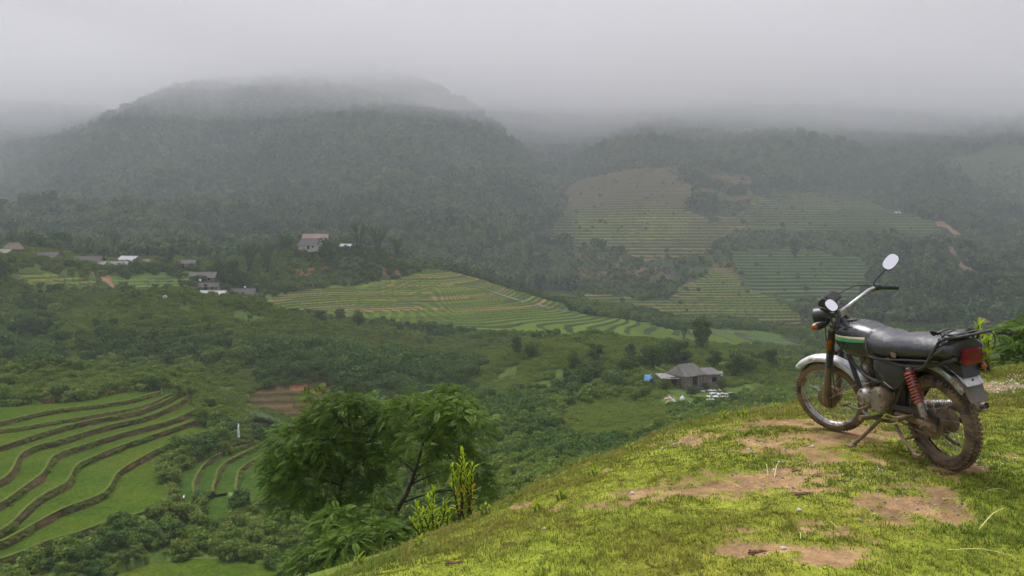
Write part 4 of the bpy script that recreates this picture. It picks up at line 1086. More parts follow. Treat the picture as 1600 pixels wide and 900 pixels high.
def decal(x0, x1, z0, z1, z2, z3, name, mat, off=.003, sd=(1,)):
    for s_ in sd:
        d_ = MB(); n_ = 14; rg = []
        for i in range(n_ + 1):
            x_ = x0 + (x1 - x0) * i / n_; lo_, hi_ = z0 + (z2 - z0) * i / n_, z1 + (z3 - z1) * i / n_; row = []
            for k in range(4):
                z_ = lo_ + (hi_ - lo_) * k / 3; row.append(Vector((x_, s_ * (tank_y(x_, z_) + off), z_)))
            rg.append(row)
        d_.loft(rg, cap=False, closed=False); sb(d_, name, mat, tank)
decal(.905, .525, .746, .770, .768, .780, 'green_stripe', M_green, sd=(1, -1)); decal(.905, .525, .772, .778, .782, .788, 'yellow_stripe', M_yel, sd=(1, -1))
decal(.905, .525, .780, .787, .790, .806, 'cream_stripe', M_cream, sd=(1, -1)); decal(.915, .900, .748, .774, .748, .774, 'red_badge', M_redd, off=.004)
def letters(txt, x0, dx, z0, hh, name, mat, par):
    GL_ = {'A': [((0,0),(.5,1)),((.5,1),(1,0)),((.2,.38),(.8,.38))], '1': [((.5,0),(.5,1)),((.5,1),(.2,.75))], '0': [((0,0),(0,1)),((0,1),(1,1)),((1,1),(1,0)),((1,0),(0,0))]}
    l_ = MB()
    for i, ch in enumerate(txt):
        for (ax_, az_), (bx_, bz_) in GL_[ch]:
            p = []
            for qx, qz in ((ax_, az_), (bx_, bz_)):
                X_ = x0 - dx * (i * 1.35 + qx); Z_ = z0 - .002 + hh * qz; p.append(Vector((X_, tank_y(X_, Z_) + .0045, Z_)))
            l_.tube(p, .0016, 5)
    sb(l_, name, mat, par)
letters('A100', .885, .014, .7555, .010, 'tank_lettering', M_yel, tank)
cpb = MB(); cpb.lathe([(.022,-.012),(.036,0),(.040,.010),(.036,.018),(.012,.022),(.0005,.022)], (.775, .02, .876), (.05,0,1), 28); sb(cpb, 'filler_cap', M_plast, tank)
# seat
SSEC = [(.530,.085,.790,.832),(.500,.120,.715,.862),(.46,.138,.680,.860),(.38,.146,.675,.850),(.30,.148,.685,.845),(.20,.148,.705,.852),(.06,.146,.715,.868),(-.08,.142,.725,.880),(-.20,.134,.740,.884),(-.265,.120,.755,.878),(-.285,.10,.775,.862)]
st = MB(); rings = []
for x_, w_, zb, zt_ in SSEC:
    rg = []
    for i in range(26):
        a, b = sup(2 * math.pi * i / 26, 2.5); ww = w_ * (1 - .16 * max(0, b)); rg.append(Vector((x_, a * ww + .004 * math.sin(x_ * 55 + i), (zb + zt_) / 2 + b * (zt_ - zb) / 2 + .007 * math.sin(x_ * 38) * max(b, 0))))
    rings.append(rg)
st.loft(rings); seat = sb(st, 'seat', M_seat)
sm_ = MB()
for s_ in (-1, 1):
    sm_.tube(bez([(.525, s_ * .100, .80), (.475, s_ * .142, .735), (.43, s_ * .150, .690), (.30, s_ * .152, .693), (.06, s_ * .151, .722), (-.20, s_ * .138, .748)]), .006, 6)
sb(sm_, 'seat_piping', M_rubclean, seat)
pt_ = MB(); pt_.box((.19, .150, .735), (.05, .006, .032)); sb(pt_, 'frayed_patch', M_mudmetal, seat, bevel=.002)
# frame
fr_ = MB()
fr_.tube(bez([(.945, 0, .86), (.90, 0, .80), (.60, 0, .70), (.42, 0, .67), (.30, 0, .60), (.28, 0, .35)]), .021, 10)
fr_.tube([(.925, 0, .79), (.98, 0, .90)], .030, 12)
fr_.tube(bez([(.955, 0, .80), (.93, 0, .70), (.86, 0, .50), (.80, 0, .36), (.72, 0, .27)]), .019, 10)
for s_ in (-1, 1):
    fr_.tube(bez([(.72, s_ * .04, .27), (.66, s_ * .09, .235), (.50, s_ * .095, .225), (.34, s_ * .09, .25), (.28, s_ * .075, .33)]), .013, 8)
    fr_.tube(bez([(.62, s_ * .06, .69), (.44, s_ * .10, .675), (.15, s_ * .115, .665), (-.08, s_ * .115, .70), (-.30, s_ * .10, .77)]), .013, 8)
    fr_.tube(bez([(.36, s_ * .085, .30), (.24, s_ * .105, .44), (.12, s_ * .118, .60), (-.02, s_ * .118, .69)]), .011, 8)
    fr_.tube(bez([(.93, s_ * .03, .80), (.78, s_ * .07, .62), (.60, s_ * .10, .53), (.42, s_ * .11, .51), (.34, s_ * .11, .56)]), .011, 8)
sb(fr_, 'frame', M_blackp)
sa = MB()
for s_ in (-1, 1): sa.tube([(.33, s_ * .075, .30), (.20, s_ * .095, .305), (-.055, s_ * .110, .300)], .017, 8, flat=1.3); sa.box((-.03, s_ * .112, .30), (.10, .012, .045))
sb(sa, 'swingarm', M_mudmetal)
cg = MB(); cg.loft([[Vector((x_, .088, RW + z_)) for x_, z_ in ((.36,.07),(.10,.085),(-.02,.10),(-.10,.07))] + [Vector((x_, .088, RW + z_)) for x_, z_ in ((-.10,.02),(-.02,.06),(.10,.05),(.36,.035))], [Vector((x_, .112, RW + z_)) for x_, z_ in ((.36,.07),(.10,.085),(-.02,.10),(-.10,.07))] + [Vector((x_, .112, RW + z_)) for x_, z_ in ((-.10,.02),(-.02,.06),(.10,.05),(.36,.035))]])
sb(cg, 'chain_guard', M_blackp, bevel=.003)
ch = MB()
for zz_ in (.065, -.062): ch.tube([(.40, .078, RW + zz_ * .65), (.02, .078, RW + zz_ * 1.3)], .007, 6)
sb(ch, 'chain', M_mudmetal)
# engine
en = MB(); en.box((.55, 0, .375), (.34, .17, .17)); en.box((.63, 0, .30), (.16, .13, .07)); en.box((.42, 0, .44), (.12, .14, .08)); eng = sb(en, 'engine', M_mudmetal, bevel=.018)
cy_ = MB(); e0 = Vector((.625, 0, .45)); ed = Vector((.26, 0, .965)).normalized()
cy_.tube([e0, e0 + ed * .19], .047, 16); rotc = Matrix.Rotation(math.atan2(.26, .965), 3, 'Y')
for k in range(9): cy_.box(e0 + ed * (.02 + .018 * k), (.135, .135, .005), rotc)
cy_.box(e0 + ed * .195, (.11, .12, .05), rotc)
sb(cy_, 'cylinder', M_mudmetal, eng)
ec = MB(); ec.lathe([(.0005,.165),(.030,.165),(.058,.158),(.072,.142),(.076,.085),(.076,.06)], (.615, 0, .385), (0,1,0), 32)
ec.lathe([(.028,.166),(.034,.170),(.040,.166)], (.615, 0, .385), (0,1,0), 28); sb(ec, 'generator_cover', M_alloy, eng)
ec = MB(); pl_ = [(.545,.31),(.545,.45),(.50,.485),(.45,.495),(.40,.465),(.38,.41),(.40,.35),(.45,.31)]
ec.loft([[Vector((x_, y_, z_)) for x_, z_ in pl_] for y_ in (.07, .135)] + [[Vector((.465 + (x_ - .465) * .86, .150, .395 + (z_ - .395) * .86)) for x_, z_ in pl_]]); sb(ec, 'sprocket_cover', M_alloy, eng, bevel=.006)
ec = MB(); ec.lathe([(.0005,-.15),(.05,-.148),(.085,-.13),(.09,-.06)], (.55, 0, .38), (0,1,0), 32); sb(ec, 'clutch_cover', M_alloy, eng)
cr = MB(); cr.tube([(.58, .0, .60), (.48, .02, .60)], .028, 12); cr.box((.50, .02, .575), (.055, .06, .085)); cr.tube([(.47, .0, .60), (.38, 0, .60)], .032, 12); sb(cr, 'carburettor', M_alloy, eng, bevel=.004)
for (x_, z_) in ((.615,.325),(.615,.445),(.675,.385),(.42,.37),(.42,.45),(.52,.33),(.52,.455)): bt = MB(); bt.lathe([(.0005,.168),(.007,.168),(.007,.14)], (x_, 0, z_), (0,1,0), 8); sb(bt, 'bolt', M_chrome2, eng)
bt = MB(); bt.tube([(.675, .045, .60), (.655, .085, .49)], [.026, .034], 14); sb(bt, 'air_shroud', M_alloy, eng)
eng.location = (-.045, .0, -.018)
# side panel and battery box, dark clutter under seat
for s_ in (-1, 1):
    sp = MB(); pp = [(.46,.66),(.20,.665),(.13,.62),(.20,.50),(.34,.47),(.45,.52)]
    sp.loft([[Vector((x_, s_ * y_, z_)) for x_, z_ in pp] for y_ in (.075, .112)] + [[Vector((.31 + (x_ - .31) * .85, s_ * .122, .58 + (z_ - .58) * .85)) for x_, z_ in pp]]); sb(sp, 'side_panel', M_blackp, bevel=.006)
ab = MB(); ab.box((.34, 0, .56), (.20, .14, .18)); ab.box((.10, 0, .68), (.30, .15, .07)); ab.box((.28, 0, .42), (.10, .12, .14)); sb(ab, 'battery_box', M_plast, bevel=.01)
hs_ = MB(); hs_.tube(bez([(.52, .05, .66), (.44, .12, .60), (.40, .11, .50), (.46, .08, .47)]), .006, 6); hs_.tube(bez([(.60, .05, .66), (.62, .10, .58), (.54, .09, .52)]), .005, 6); hs_.tube(bez([(.36, .12, .52), (.24, .135, .50), (.14, .125, .58), (.16, .12, .66)]), .007, 6)
sb(hs_, 'hoses', M_rubclean)
# foot controls
for s_ in (-1, 1):
    fp = MB()
    fp.tube([(.475, s_ * .08, .255), (.475, s_ * .17, .262)], .010, 8); fp.tube([(.475, s_ * .17, .262), (.475, s_ * .255, .272)], [.018, .019], 12)
    sb(fp, 'footpeg', M_mudmetal)
    fp = MB(); fp.tube([(.12, s_ * .11, .34), (.10, s_ * .17, .345)], .009, 8); fp.tube([(.10, s_ * .17, .345), (.085, s_ * .26, .352)], .017, 12)
    fp.tube(bez([(.42, s_ * .085, .26), (.30, s_ * .125, .27), (.20, s_ * .135, .31), (.10, s_ * .125, .34)]), .011, 8)
    sb(fp, 'passenger_footpeg', M_mudmetal)
gl_ = MB(); gl_.tube(bez([(.50, .15, .34), (.56, .175, .305), (.64, .18, .292), (.70, .185, .305)]), .0075, 8); gl_.tube([(.705, .165, .307), (.705, .235, .310)], .011, 10); sb(gl_, 'gear_lever', M_mudmetal)
ks = MB(); ks.tube([(.46, .10, .24), (.53, .175, .14), (.598, .250, .048)], [.014, .013, .013], 8); ks.box((.602, .258, .046), (.05, .055, .010)); sb(ks, 'side_stand', M_mudmetal)
cs = MB()
for s_ in (-1, 1): cs.tube(bez([(.33, s_ * .09, .22), (.22, s_ * .13, .17), (.10, s_ * .15, .11), (.06, s_ * .165, .10)]), .012, 8)
cs.tube([(.20, -.13, .165), (.20, .13, .165)], .009, 8); cs.box((.05, .165, .10), (.05, .03, .02)); sb(cs, 'centre_stand', M_mudmetal)
kk_ = MB(); kk_.tube(bez([(.50, -.15, .36), (.42, -.19, .42), (.36, -.20, .52)]), .009, 8); sb(kk_, 'kick_starter', M_chrome2)
# exhaust on the far side
ex = MB(); ex.tube(bez([(.75, -.03, .60), (.83, -.06, .52), (.80, -.12, .34), (.68, -.15, .26), (.50, -.155, .27)]), .019, 12); ex_o = sb(ex, 'exhaust_pipe', M_chrome2)
ex = MB(); ex.tube([(.50, -.155, .27), (.42, -.162, .285), (.36, -.17, .295), (-.10, -.205, .385), (-.115, -.205, .389)], [.020, .036, .042, .042, .036], 18); ex.tube([(-.115, -.205, .389), (-.150, -.206, .397)], [.020, .020], 14, cap=False)
sb(ex, 'muffler', M_chrome2)
# shock absorbers
for s_ in (-1, 1):
    t0 = Vector((.07, s_ * .143, .655)); b0 = Vector((-.04, s_ * .148, .362)); dv = (b0 - t0); L_ = dv.length; dn_v = dv.normalized(); e1 = dn_v.orthogonal().normalized(); e2 = dn_v.cross(e1)
    sp = MB(); sp.tube([t0 + dv * .05, t0 + dv * .66], .014, 10); sp.tube([t0 + dv * .60, t0 + dv * .96], .021, 14)
    sp.lathe([(.010,-.012),(.017,-.010),(.017,.010),(.010,.012)], t0, (0,1,0), 12); sp.lathe([(.010,-.012),(.017,-.010),(.017,.010),(.010,.012)], b0, (0,1,0), 12)
    so_ = sb(sp, 'shock_absorber', M_chrome2)
    sg = MB(); pts = []; turns = 9.5; n_ = 150
    for i in range(n_ + 1):
        q = i / n_; a = q * turns * 2 * math.pi; pts.append(t0 + dv * (.06 + .60 * q) + (e1 * math.cos(a) + e2 * math.sin(a)) * .0285)
    sg.tube(pts, .0068, 7); sg.tube([t0 + dv * .03, t0 + dv * .07], .032, 16); sg.tube([t0 + dv * .655, t0 + dv * .685], .031, 16)
    sb(sg, 'spring', M_spring, so_)
# rear end
fender(rc, .388, 146, 52, .128, M_blackp, 'rear_fender', False, crown=.03)
rfo = fender((0, .048, RW), .408, 139, 92, .055, M_chrome2, 'chrome_fender_end', False, crown=.008, lip=.03)
for s_ in (-1, 1):
    gr = MB(); gr.tube(bez([(.02, s_ * .135, .665), (-.08, s_ * .148, .70), (-.15, s_ * .145, .78), (-.20, s_ * .12, .865), (-.24, s_ * .105, .885)]), .010, 8)
    if s_ > 0: gr.tube(bez([(-.13, .147, .75), (-.18, .145, .79), (-.23, .125, .82)]), .008, 6)
    sb(gr, 'grab_rail', M_blackp)
rk = MB()
for y_ in (-.09, -.03, .03, .09): rk.tube([(-.18, y_, .876), (-.36, y_, .916)], .0068, 8)
rk.tube(bez([(-.18, -.105, .875), (-.34, -.105, .910), (-.375, -.07, .918), (-.375, .07, .918), (-.34, .105, .910), (-.18, .105, .875)]), .008, 8)
for x_, z_ in ((-.21, .882), (-.28, .896), (-.34, .908)): rk.tube([(x_, -.105, z_), (x_, .105, z_)], .0068, 8)
rk.tube([(-.27, .10, .888), (-.20, .105, .77)], .008, 8); rk.tube([(-.27, -.10, .888), (-.20, -.105, .77)], .008, 8)
rk_o = sb(rk, 'luggage_rack', M_blackp)
g2_ = np.random.default_rng(5)
rb = MB()
for k in range(12):
    x0_, y0_ = -.13 - .19 * g2_.random(), -.11 + .22 * g2_.random(); x1_, y1_ = -.13 - .23 * g2_.random(), -.11 + .22 * g2_.random()
    rb.tube(bez([(x0_, y0_, .897), ((x0_ + x1_) / 2, (y0_ + y1_) / 2 + .03, .915 + .016 * g2_.random()), (x1_, y1_, .902)]), .006 + .006 * g2_.random(), 6, flat=.6)
rb.tube(bez([(-.27, .02, .91), (-.34, -.06, .925), (-.39, -.09, .90), (-.385, -.10, .84), (-.36, -.10, .80)]), .0035, 5)
rb.ell((-.24, .02, .908), (.065, .065, .020), rot=Matrix.Rotation(.2, 3, 'Z'))
sb(rb, 'rubber_straps', M_rubclean)
tlb = MB(); tlb.box((-.27, 0, .775), (.04, .105, .10)); tlb.box((-.22, 0, .80), (.08, .05, .04)); tlo = sb(tlb, 'tail_light', M_plast, bevel=.006)
tll = MB(); tll.box((-.312, 0, .775), (.050, .112, .088), Matrix.Rotation(R_(-6), 3, 'Y'), .94)
for zz_ in (.762, .785, .808): tll.box((-.345, 0, zz_), (.006, .108, .005), Matrix.Rotation(R_(-6), 3, 'Y'))
sb(tll, 'lens', M_red, tlo, bevel=.008)
bk_ = MB(); bk_.loft([[Vector((x_, y_, z_)) for x_, z_ in ((-.17,.735),(-.28,.725),(-.30,.65),(-.285,.645),(-.25,.68),(-.17,.68))] for y_ in (-.062, .062)]); sb(bk_, 'light_bracket', M_plast, bevel=.004)
pb = MB(); pb.loft([[Vector((x_, y_, z_)) for x_, z_ in ((-.275,.655),(-.325,.600),(-.318,.595),(-.268,.650))] for y_ in (-.062, .062)]); pb_o = sb(pb, 'plate_holder', M_plate, bevel=.003)
ph_ = MB(); ph_.lathe([(.0005,.004),(.006,.004),(.006,-.002)], (-.300, .0, .628), (-.74,0,.67), 12); sb(ph_, 'plate_bolt', M_plast, pb_o)
fp_ = MB(); fp_.loft([[Vector((x_, y_, z_)) for x_, z_ in ((-.300,.615),(-.312,.555),(-.345,.505),(-.338,.500),(-.304,.550),(-.292,.610))] for y_ in (-.062, .062)]); sb(fp_, 'mudflap', surf('grey_flap', (.16,.155,.15), (.10,.095,.09), .6, scale=12, mud=MUD, mudamt=.35))
for s_ in (-1,):
    ts = MB(); p0 = Vector((-.26, s_ * .03, .71)); p1 = Vector((-.30, s_ * .075, .70)); ts.tube([p0, p1], .009, 8); ts.lathe([(.010,-.04),(.019,-.025),(.020,.008)], p1, (-1, 0, 0), 16)
    to = sb(ts, 'rear_signal', M_plast); tl = MB(); tl.lathe([(.020,.008),(.017,.018),(.0005,.024)], p1, (-1, 0, 0), 16); sb(tl, 'lens', M_amber, to)
# ------------------------------------------------------------------ turf of the near hill
def blades(n, az0, az1, r0, r1, hmul, wmul, seed, cond=None, dry=.12, lean=1.0, power=.5):
    g = np.random.default_rng(seed)
    a = (az0 + (az1 - az0) * g.random(n)) * DEG; q = g.random(n)
    r = (r0 ** (2 * power) + q * (r1 ** (2 * power) - r0 ** (2 * power))) ** (1 / (2 * power)) if power > 0 else r0 * (r1 / r0) ** q
    x = r * np.sin(a); y = r * np.cos(a)
    # gather into tufts
    tx = fbm(x / .10, y / .10, seed + 1, 2); ty = fbm(x / .10, y / .10, seed + 2, 2); x = x + tx * .05; y = y + ty * .05
    d_ = grid_at(DIRTF, x, y); big = fbm(x / .45, y / .45, seed + 3, 3); clump = fbm(x / .16, y / .16, seed + 4, 2)
    keep = g.random(n) > np.clip(d_ * 1.25, 0, .97)
    if cond is not None: keep &= cond(x, y, g)
    x, y, big, clump, d_ = x[keep], y[keep], big[keep], clump[keep], d_[keep]; n = len(x)
    z = hgt(x, y) - .004
    h = hmul * (.55 + .75 * g.random(n)) * (1 + .7 * big) * (1 + .5 * clump) * (1 - .5 * d_)
    w = wmul * (.6 + .7 * g.random(n)) * np.clip(np.hypot(x, y) / 5, .8, 1.5)
    th = g.random(n) * 6.283; dx, dy = np.cos(th), np.sin(th)
    ln = lean * h * (.25 + .9 * g.random(n)); px, py = -dy, dx
    base = np.stack([x, y, z], 1); W_ = np.stack([px * w / 2, py * w / 2, 0 * w], 1)
    mid = base + np.stack([dx * ln * .3, dy * ln * .3, h * .6], 1); tip = base + np.stack([dx * ln, dy * ln, h * (1 - .25 * g.random(n))], 1)
    V_ = np.stack([base - W_, base + W_, mid + W_ * .8, mid - W_ * .8, tip], 1).reshape(-1, 3)
    o = np.arange(n) * 5
    Q_ = np.stack([o, o + 1, o + 2, o + 3], 1); T_ = np.stack([o + 3, o + 2, o + 4], 1)
    t = g.random(n)[:, None]; tone = (.75 + .5 * g.random(n))[:, None]; yel = np.clip(fbm(x / .8, y / .8, 31, 3) * 1.1 + .45, 0, 1)[:, None]
    c = (A(.125,.190,.022) * (1 - yel) + A(.205,.205,.034) * yel) * tone
    dr = (g.random(n) < dry * (1 + 2 * d_))[:, None]; c = np.where(dr, A(.26,.20,.07) * tone, c)
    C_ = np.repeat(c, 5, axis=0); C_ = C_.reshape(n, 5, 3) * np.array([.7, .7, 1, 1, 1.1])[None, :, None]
    return V_, Q_, T_, C_.reshape(-1, 3)
def multi(parts):
    V_, Q_, T_, C_ = [], [], [], []; o = 0
    for v, q, t, c in parts: V_.append(v); Q_.append(q + o); T_.append(t + o); C_.append(c); o += len(v)
    return np.vstack(V_), np.vstack(Q_), np.vstack(T_), np.vstack(C_)
DIRTF = np.zeros((NA, NR)); DIRTF[:, :JN] = DIRT
m, nt, bs, out = nmat('grass_blade'); at = nt.nodes.new('ShaderNodeAttribute'); at.attribute_name = 'col'
nt.links.new(at.outputs['Color'], bs.inputs['Base Color']); bs.inputs['Roughness'].default_value = .6; bs.inputs['Specular IOR Level'].default_value = .12
tr = nt.nodes.new('ShaderNodeBsdfTranslucent'); nt.links.new(at.outputs['Color'], tr.inputs[0]); ms = nt.nodes.new('ShaderNodeMixShader'); ms.inputs[0].default_value = .35
nt.links.new(bs.outputs[0], ms.inputs[1]); nt.links.new(tr.outputs[0], ms.inputs[2]); nt.links.new(ms.outputs[0], out.inputs[0]); M_grass = m
def under_tyre(x, y, g):
    t_ = (x - BX) * HX + (y - BY) * HY; d_ = np.abs((x - BX) * HY - (y - BY) * HX); return ~((d_ < .07) & ((np.abs(t_) < .12) | (np.abs(t_ - 1.19) < .12)))
tuft_c = lambda x, y, g: (fbm(x / .35, y / .35, 91, 3) > .22) & under_tyre(x, y, g)
crest = lambda x, y, g: (fbm(x / .5, y / .5, 92, 3) > .0) & (inpoly(*proj(x, y, hgt(x, y)), [(480,930),(600,840),(720,800),(900,715),(1040,655),(1240,615),(1600,560),(1650,600),(1250,650),(1050,700),(920,755),(740,850),(560,930)]))
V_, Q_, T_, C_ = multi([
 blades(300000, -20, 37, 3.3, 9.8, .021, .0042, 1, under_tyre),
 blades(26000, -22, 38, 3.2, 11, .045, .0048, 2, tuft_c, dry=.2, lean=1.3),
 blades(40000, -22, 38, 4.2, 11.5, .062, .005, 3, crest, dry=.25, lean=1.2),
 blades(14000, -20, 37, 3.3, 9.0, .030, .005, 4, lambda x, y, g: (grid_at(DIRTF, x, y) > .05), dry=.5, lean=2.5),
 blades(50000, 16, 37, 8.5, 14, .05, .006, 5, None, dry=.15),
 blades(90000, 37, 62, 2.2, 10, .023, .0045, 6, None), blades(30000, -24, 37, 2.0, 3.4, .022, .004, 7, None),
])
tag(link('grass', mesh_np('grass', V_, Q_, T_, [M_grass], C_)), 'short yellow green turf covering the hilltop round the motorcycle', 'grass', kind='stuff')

# stones, clods and straw lying on the turf
def on_turf(u, v):
    """spot on the near hill seen at (u, v)"""
    lo, hi = 2.5, 14.0
    for d in np.arange(2.6, 14, .02):
        x, y, z = P(u, v, d)
        if z <= hgt(x, y): return float(x), float(y), float(hgt(x, y))
    return float(x), float(y), float(hgt(x, y))
def rock_mesh(name, mat, seed, flat=.6):
    g = np.random.default_rng(seed); b = MB(); b.ell((0, 0, 0), (1, .8, flat), 9, 6)
    b.v = [Vector((p.x * (1 + .25 * (g.random() - .5)), p.y * (1 + .25 * (g.random() - .5)), p.z * (1 + .3 * (g.random() - .5)))) for p in b.v]
    return b.mesh(name, mat, angle=30)
M_peb = surf('pale_stone', (.50,.50,.50), (.33,.32,.30), .7, scale=2, spec=.2); M_peb2 = surf('brown_stone', (.22,.16,.11), (.15,.11,.08), .8, scale=2, spec=.2)
peb = [rock_mesh('pebble', M_peb, 1), rock_mesh('pebble', M_peb2, 2), rock_mesh('pebble', M_peb, 3)]
g = np.random.default_rng(77)
# loose gravel at the right crest and grit in the bare patches
V_, Q_, T_, C_ = [], [], [], []
tet = np.array([[1,0,-.5],[-.5,.87,-.5],[-.5,-.87,-.5],[0,0,.6]]); tt_ = np.array([[0,1,3],[1,2,3],[2,0,3],[0,2,1]])
pts = []
for (u0, v0, ru, rv, n_) in [(1572,604,34,12,300),(1590,590,25,6,160),(1250,745,110,30,150),(1420,790,100,25,90),(1180,700,90,14,80),(1560,725,60,20,80),(1380,745,80,14,140),(1075,690,40,8,60)]:
    for k in range(n_):
        a_ = g.random() * 6.28; q = g.random() ** .5; pts.append((u0 + ru * q * math.cos(a_), v0 + rv * q * math.sin(a_), n_))
d = np.arange(3, 12, .03)
for i, (u_, v_, n_) in enumerate(pts):
    x, y, z = P(u_, v_, d); hh = hgt(x, y); k = int(np.argmax(z <= hh))
    if k == 0: continue
    s = .004 + .010 * g.random() ** 3 + (.006 * g.random() if n_ in (420, 300, 160) and v_ < 620 else 0)
    R3 = np.array(Matrix.Rotation(g.random() * 6.28, 3, Vector(g.normal(size=3)).normalized()))
    V_.append((tet * s * (.7 + .6 * g.random(3))) @ R3.T + [x[k], y[k], hh[k] + s * .3]); T_.append(tt_ + 4 * (len(V_) - 1))
    tone = (.25 + .35 * g.random()) if v_ < 620 or g.random() < .3 else .18
    C_.append(np.tile(A(1, .92, .82) * tone, (4, 1)))
m, nt, bs, out = nmat('grit'); at = nt.nodes.new('ShaderNodeAttribute'); at.attribute_name = 'col'; nt.links.new(at.outputs['Color'], bs.inputs['Base Color']); bs.inputs['Roughness'].default_value = .8
tag(link('gravel', mesh_np('gravel', np.vstack(V_), None, np.vstack(T_), [m], np.vstack(C_))), 'grey gravel and grit on the bare earth of the hilltop', 'gravel', kind='stuff')
PB = [(988,772,.022,0,'small white pebble alone on the grass left of the bare earth'),(1249,799,.022,0,'white pebble on the grass below the bare earth'),(1270,699,.020,0,'white pebble on bare earth left of the side stand'),
      (1224,859,.020,2,'pale flat pebble near the bottom of the grass'),(1036,702,.022,2,'pale pebble on the crest beside the small earth scar'),(1055,700,.020,1,'dark pebble on the small earth scar at the crest'),
      (850,828,.015,0,'tiny white pebble low on the grass slope'),(1170,703,.016,2,'pale pebble on the earth near the crest'),(1345,815,.018,1,'brown pebble on earth below the motorcycle'),(1190,694,.014,0,'white grit pebble between grass and earth')]
for (u_, v_, s_, k_, lb) in PB:
    x, y, z = on_turf(u_, v_); o = link('pebble', peb[k_]); s_ *= .75; o.location = (x, y, z + s_ * .3); o.scale = (s_,) * 3; o.rotation_euler = (0, 0, g.random() * 6); tag(o, lb, 'pebble')
M_clod = surf('dung_brown', (.15,.085,.045), (.085,.05,.028), .95, scale=40, spec=.1, bumps=.6)
def clod_mesh(seed):
    b = MB(); gg = np.random.default_rng(seed)
    for k in range(26):
        b.ell((gg.normal() * .55, gg.normal() * .3, .08 + .18 * gg.random()), (.16 + .16 * gg.random(), .12 + .1 * gg.random(), .10 + .08 * gg.random()), 7, 5, Matrix.Rotation(gg.random() * 3, 3, 'Z'))
    return b.mesh('clod', M_clod, angle=30)
clods = [clod_mesh(k) for k in range(3)]
CL = [(1182,865,.075,0,'largest brown clod on the grass near the bottom edge'),(1247,737,.065,1,'brown clod on bare earth below the front wheel'),(1278,745,.060,2,'brown clod touching its twin on the bare earth'),
      (1252,772,.085,0,'long brown clod in the grass beneath the bare earth'),(1335,762,.050,1,'small brown clod at the rim of the bare earth'),(1480,742,.075,2,'brown clod in the grass beside the rear wheel'),
      (722,852,.075,1,'curved brown clod on the slope under the yellow plants'),(797,851,.070,2,'flat brown clod on the slope'),(709,881,.080,0,'brown clod at the lower left of the slope'),(865,774,.045,1,'brown clod close to the crest line'),
      (1063,733,.035,2,'little brown clod high on the grass'),(920,752,.040,0,'small brown clod half way along the crest')]
for (u_, v_, s_, k_, lb) in CL:
    x, y, z = on_turf(u_, v_); o = link('clod', clods[k_]); s_ *= .62; o.location = (x, y, z - .006); o.scale = (s_, s_, s_ * .8); o.rotation_euler = (0, 0, -.3 + .6 * g.random()); tag(o, lb, 'clod', 'clods on the turf')
M_straw = surf('dry_straw', (.50,.44,.20), (.38,.34,.12), .7, scale=30)
M_gstraw = surf('green_straw', (.38,.42,.10), (.26,.33,.06), .6, scale=30)
ST_ = [(1160,770,1240,785,'pale straw lying left of the bare earth',0),(1500,560+250,1600,560+262,'x',0)]
ST_ = [(1196,727,1200,748,'short upright pale stalk by the earth edge',1),(1288,822,1308,832,'broad pale blade lying under the bare earth',1),(1249,840,1251,850,'tiny upright pale stalk low in the grass',1),
       (1540,770,1578,776,'dark dry twig at the right edge under the wheel',0),(1530,830,1570,800,'thin dry stalk slanting at the right edge',0),
       (1480,862,1590,880,'flattened pale straw bundle at the lower right',0),(1130,760,1160,769,'thin pale straw on the upper turf',0),(1210,747,1216,730,'pale stalk standing on bare earth',0)]
for (u0, v0, u1, v1, lb, k_) in ST_:
    a_ = Vector(on_turf(u0, v0)); b_ = Vector(on_turf(u1, v1)); b_.z += .02; a_.z += .008
    if (b_ - a_).length > .45: b_ = a_ + (b_ - a_).normalized() * .45
    s = MB(); s.tube(bez([a_, (a_ + b_) / 2 + Vector((0, 0, .022)), b_], 5), [.0028] * 6 + [.0022] * 4 + [.0006], 5, flat=.5); tag(s.build('straw', M_gstraw if k_ else M_straw), lb, 'straw', 'straws on the turf')

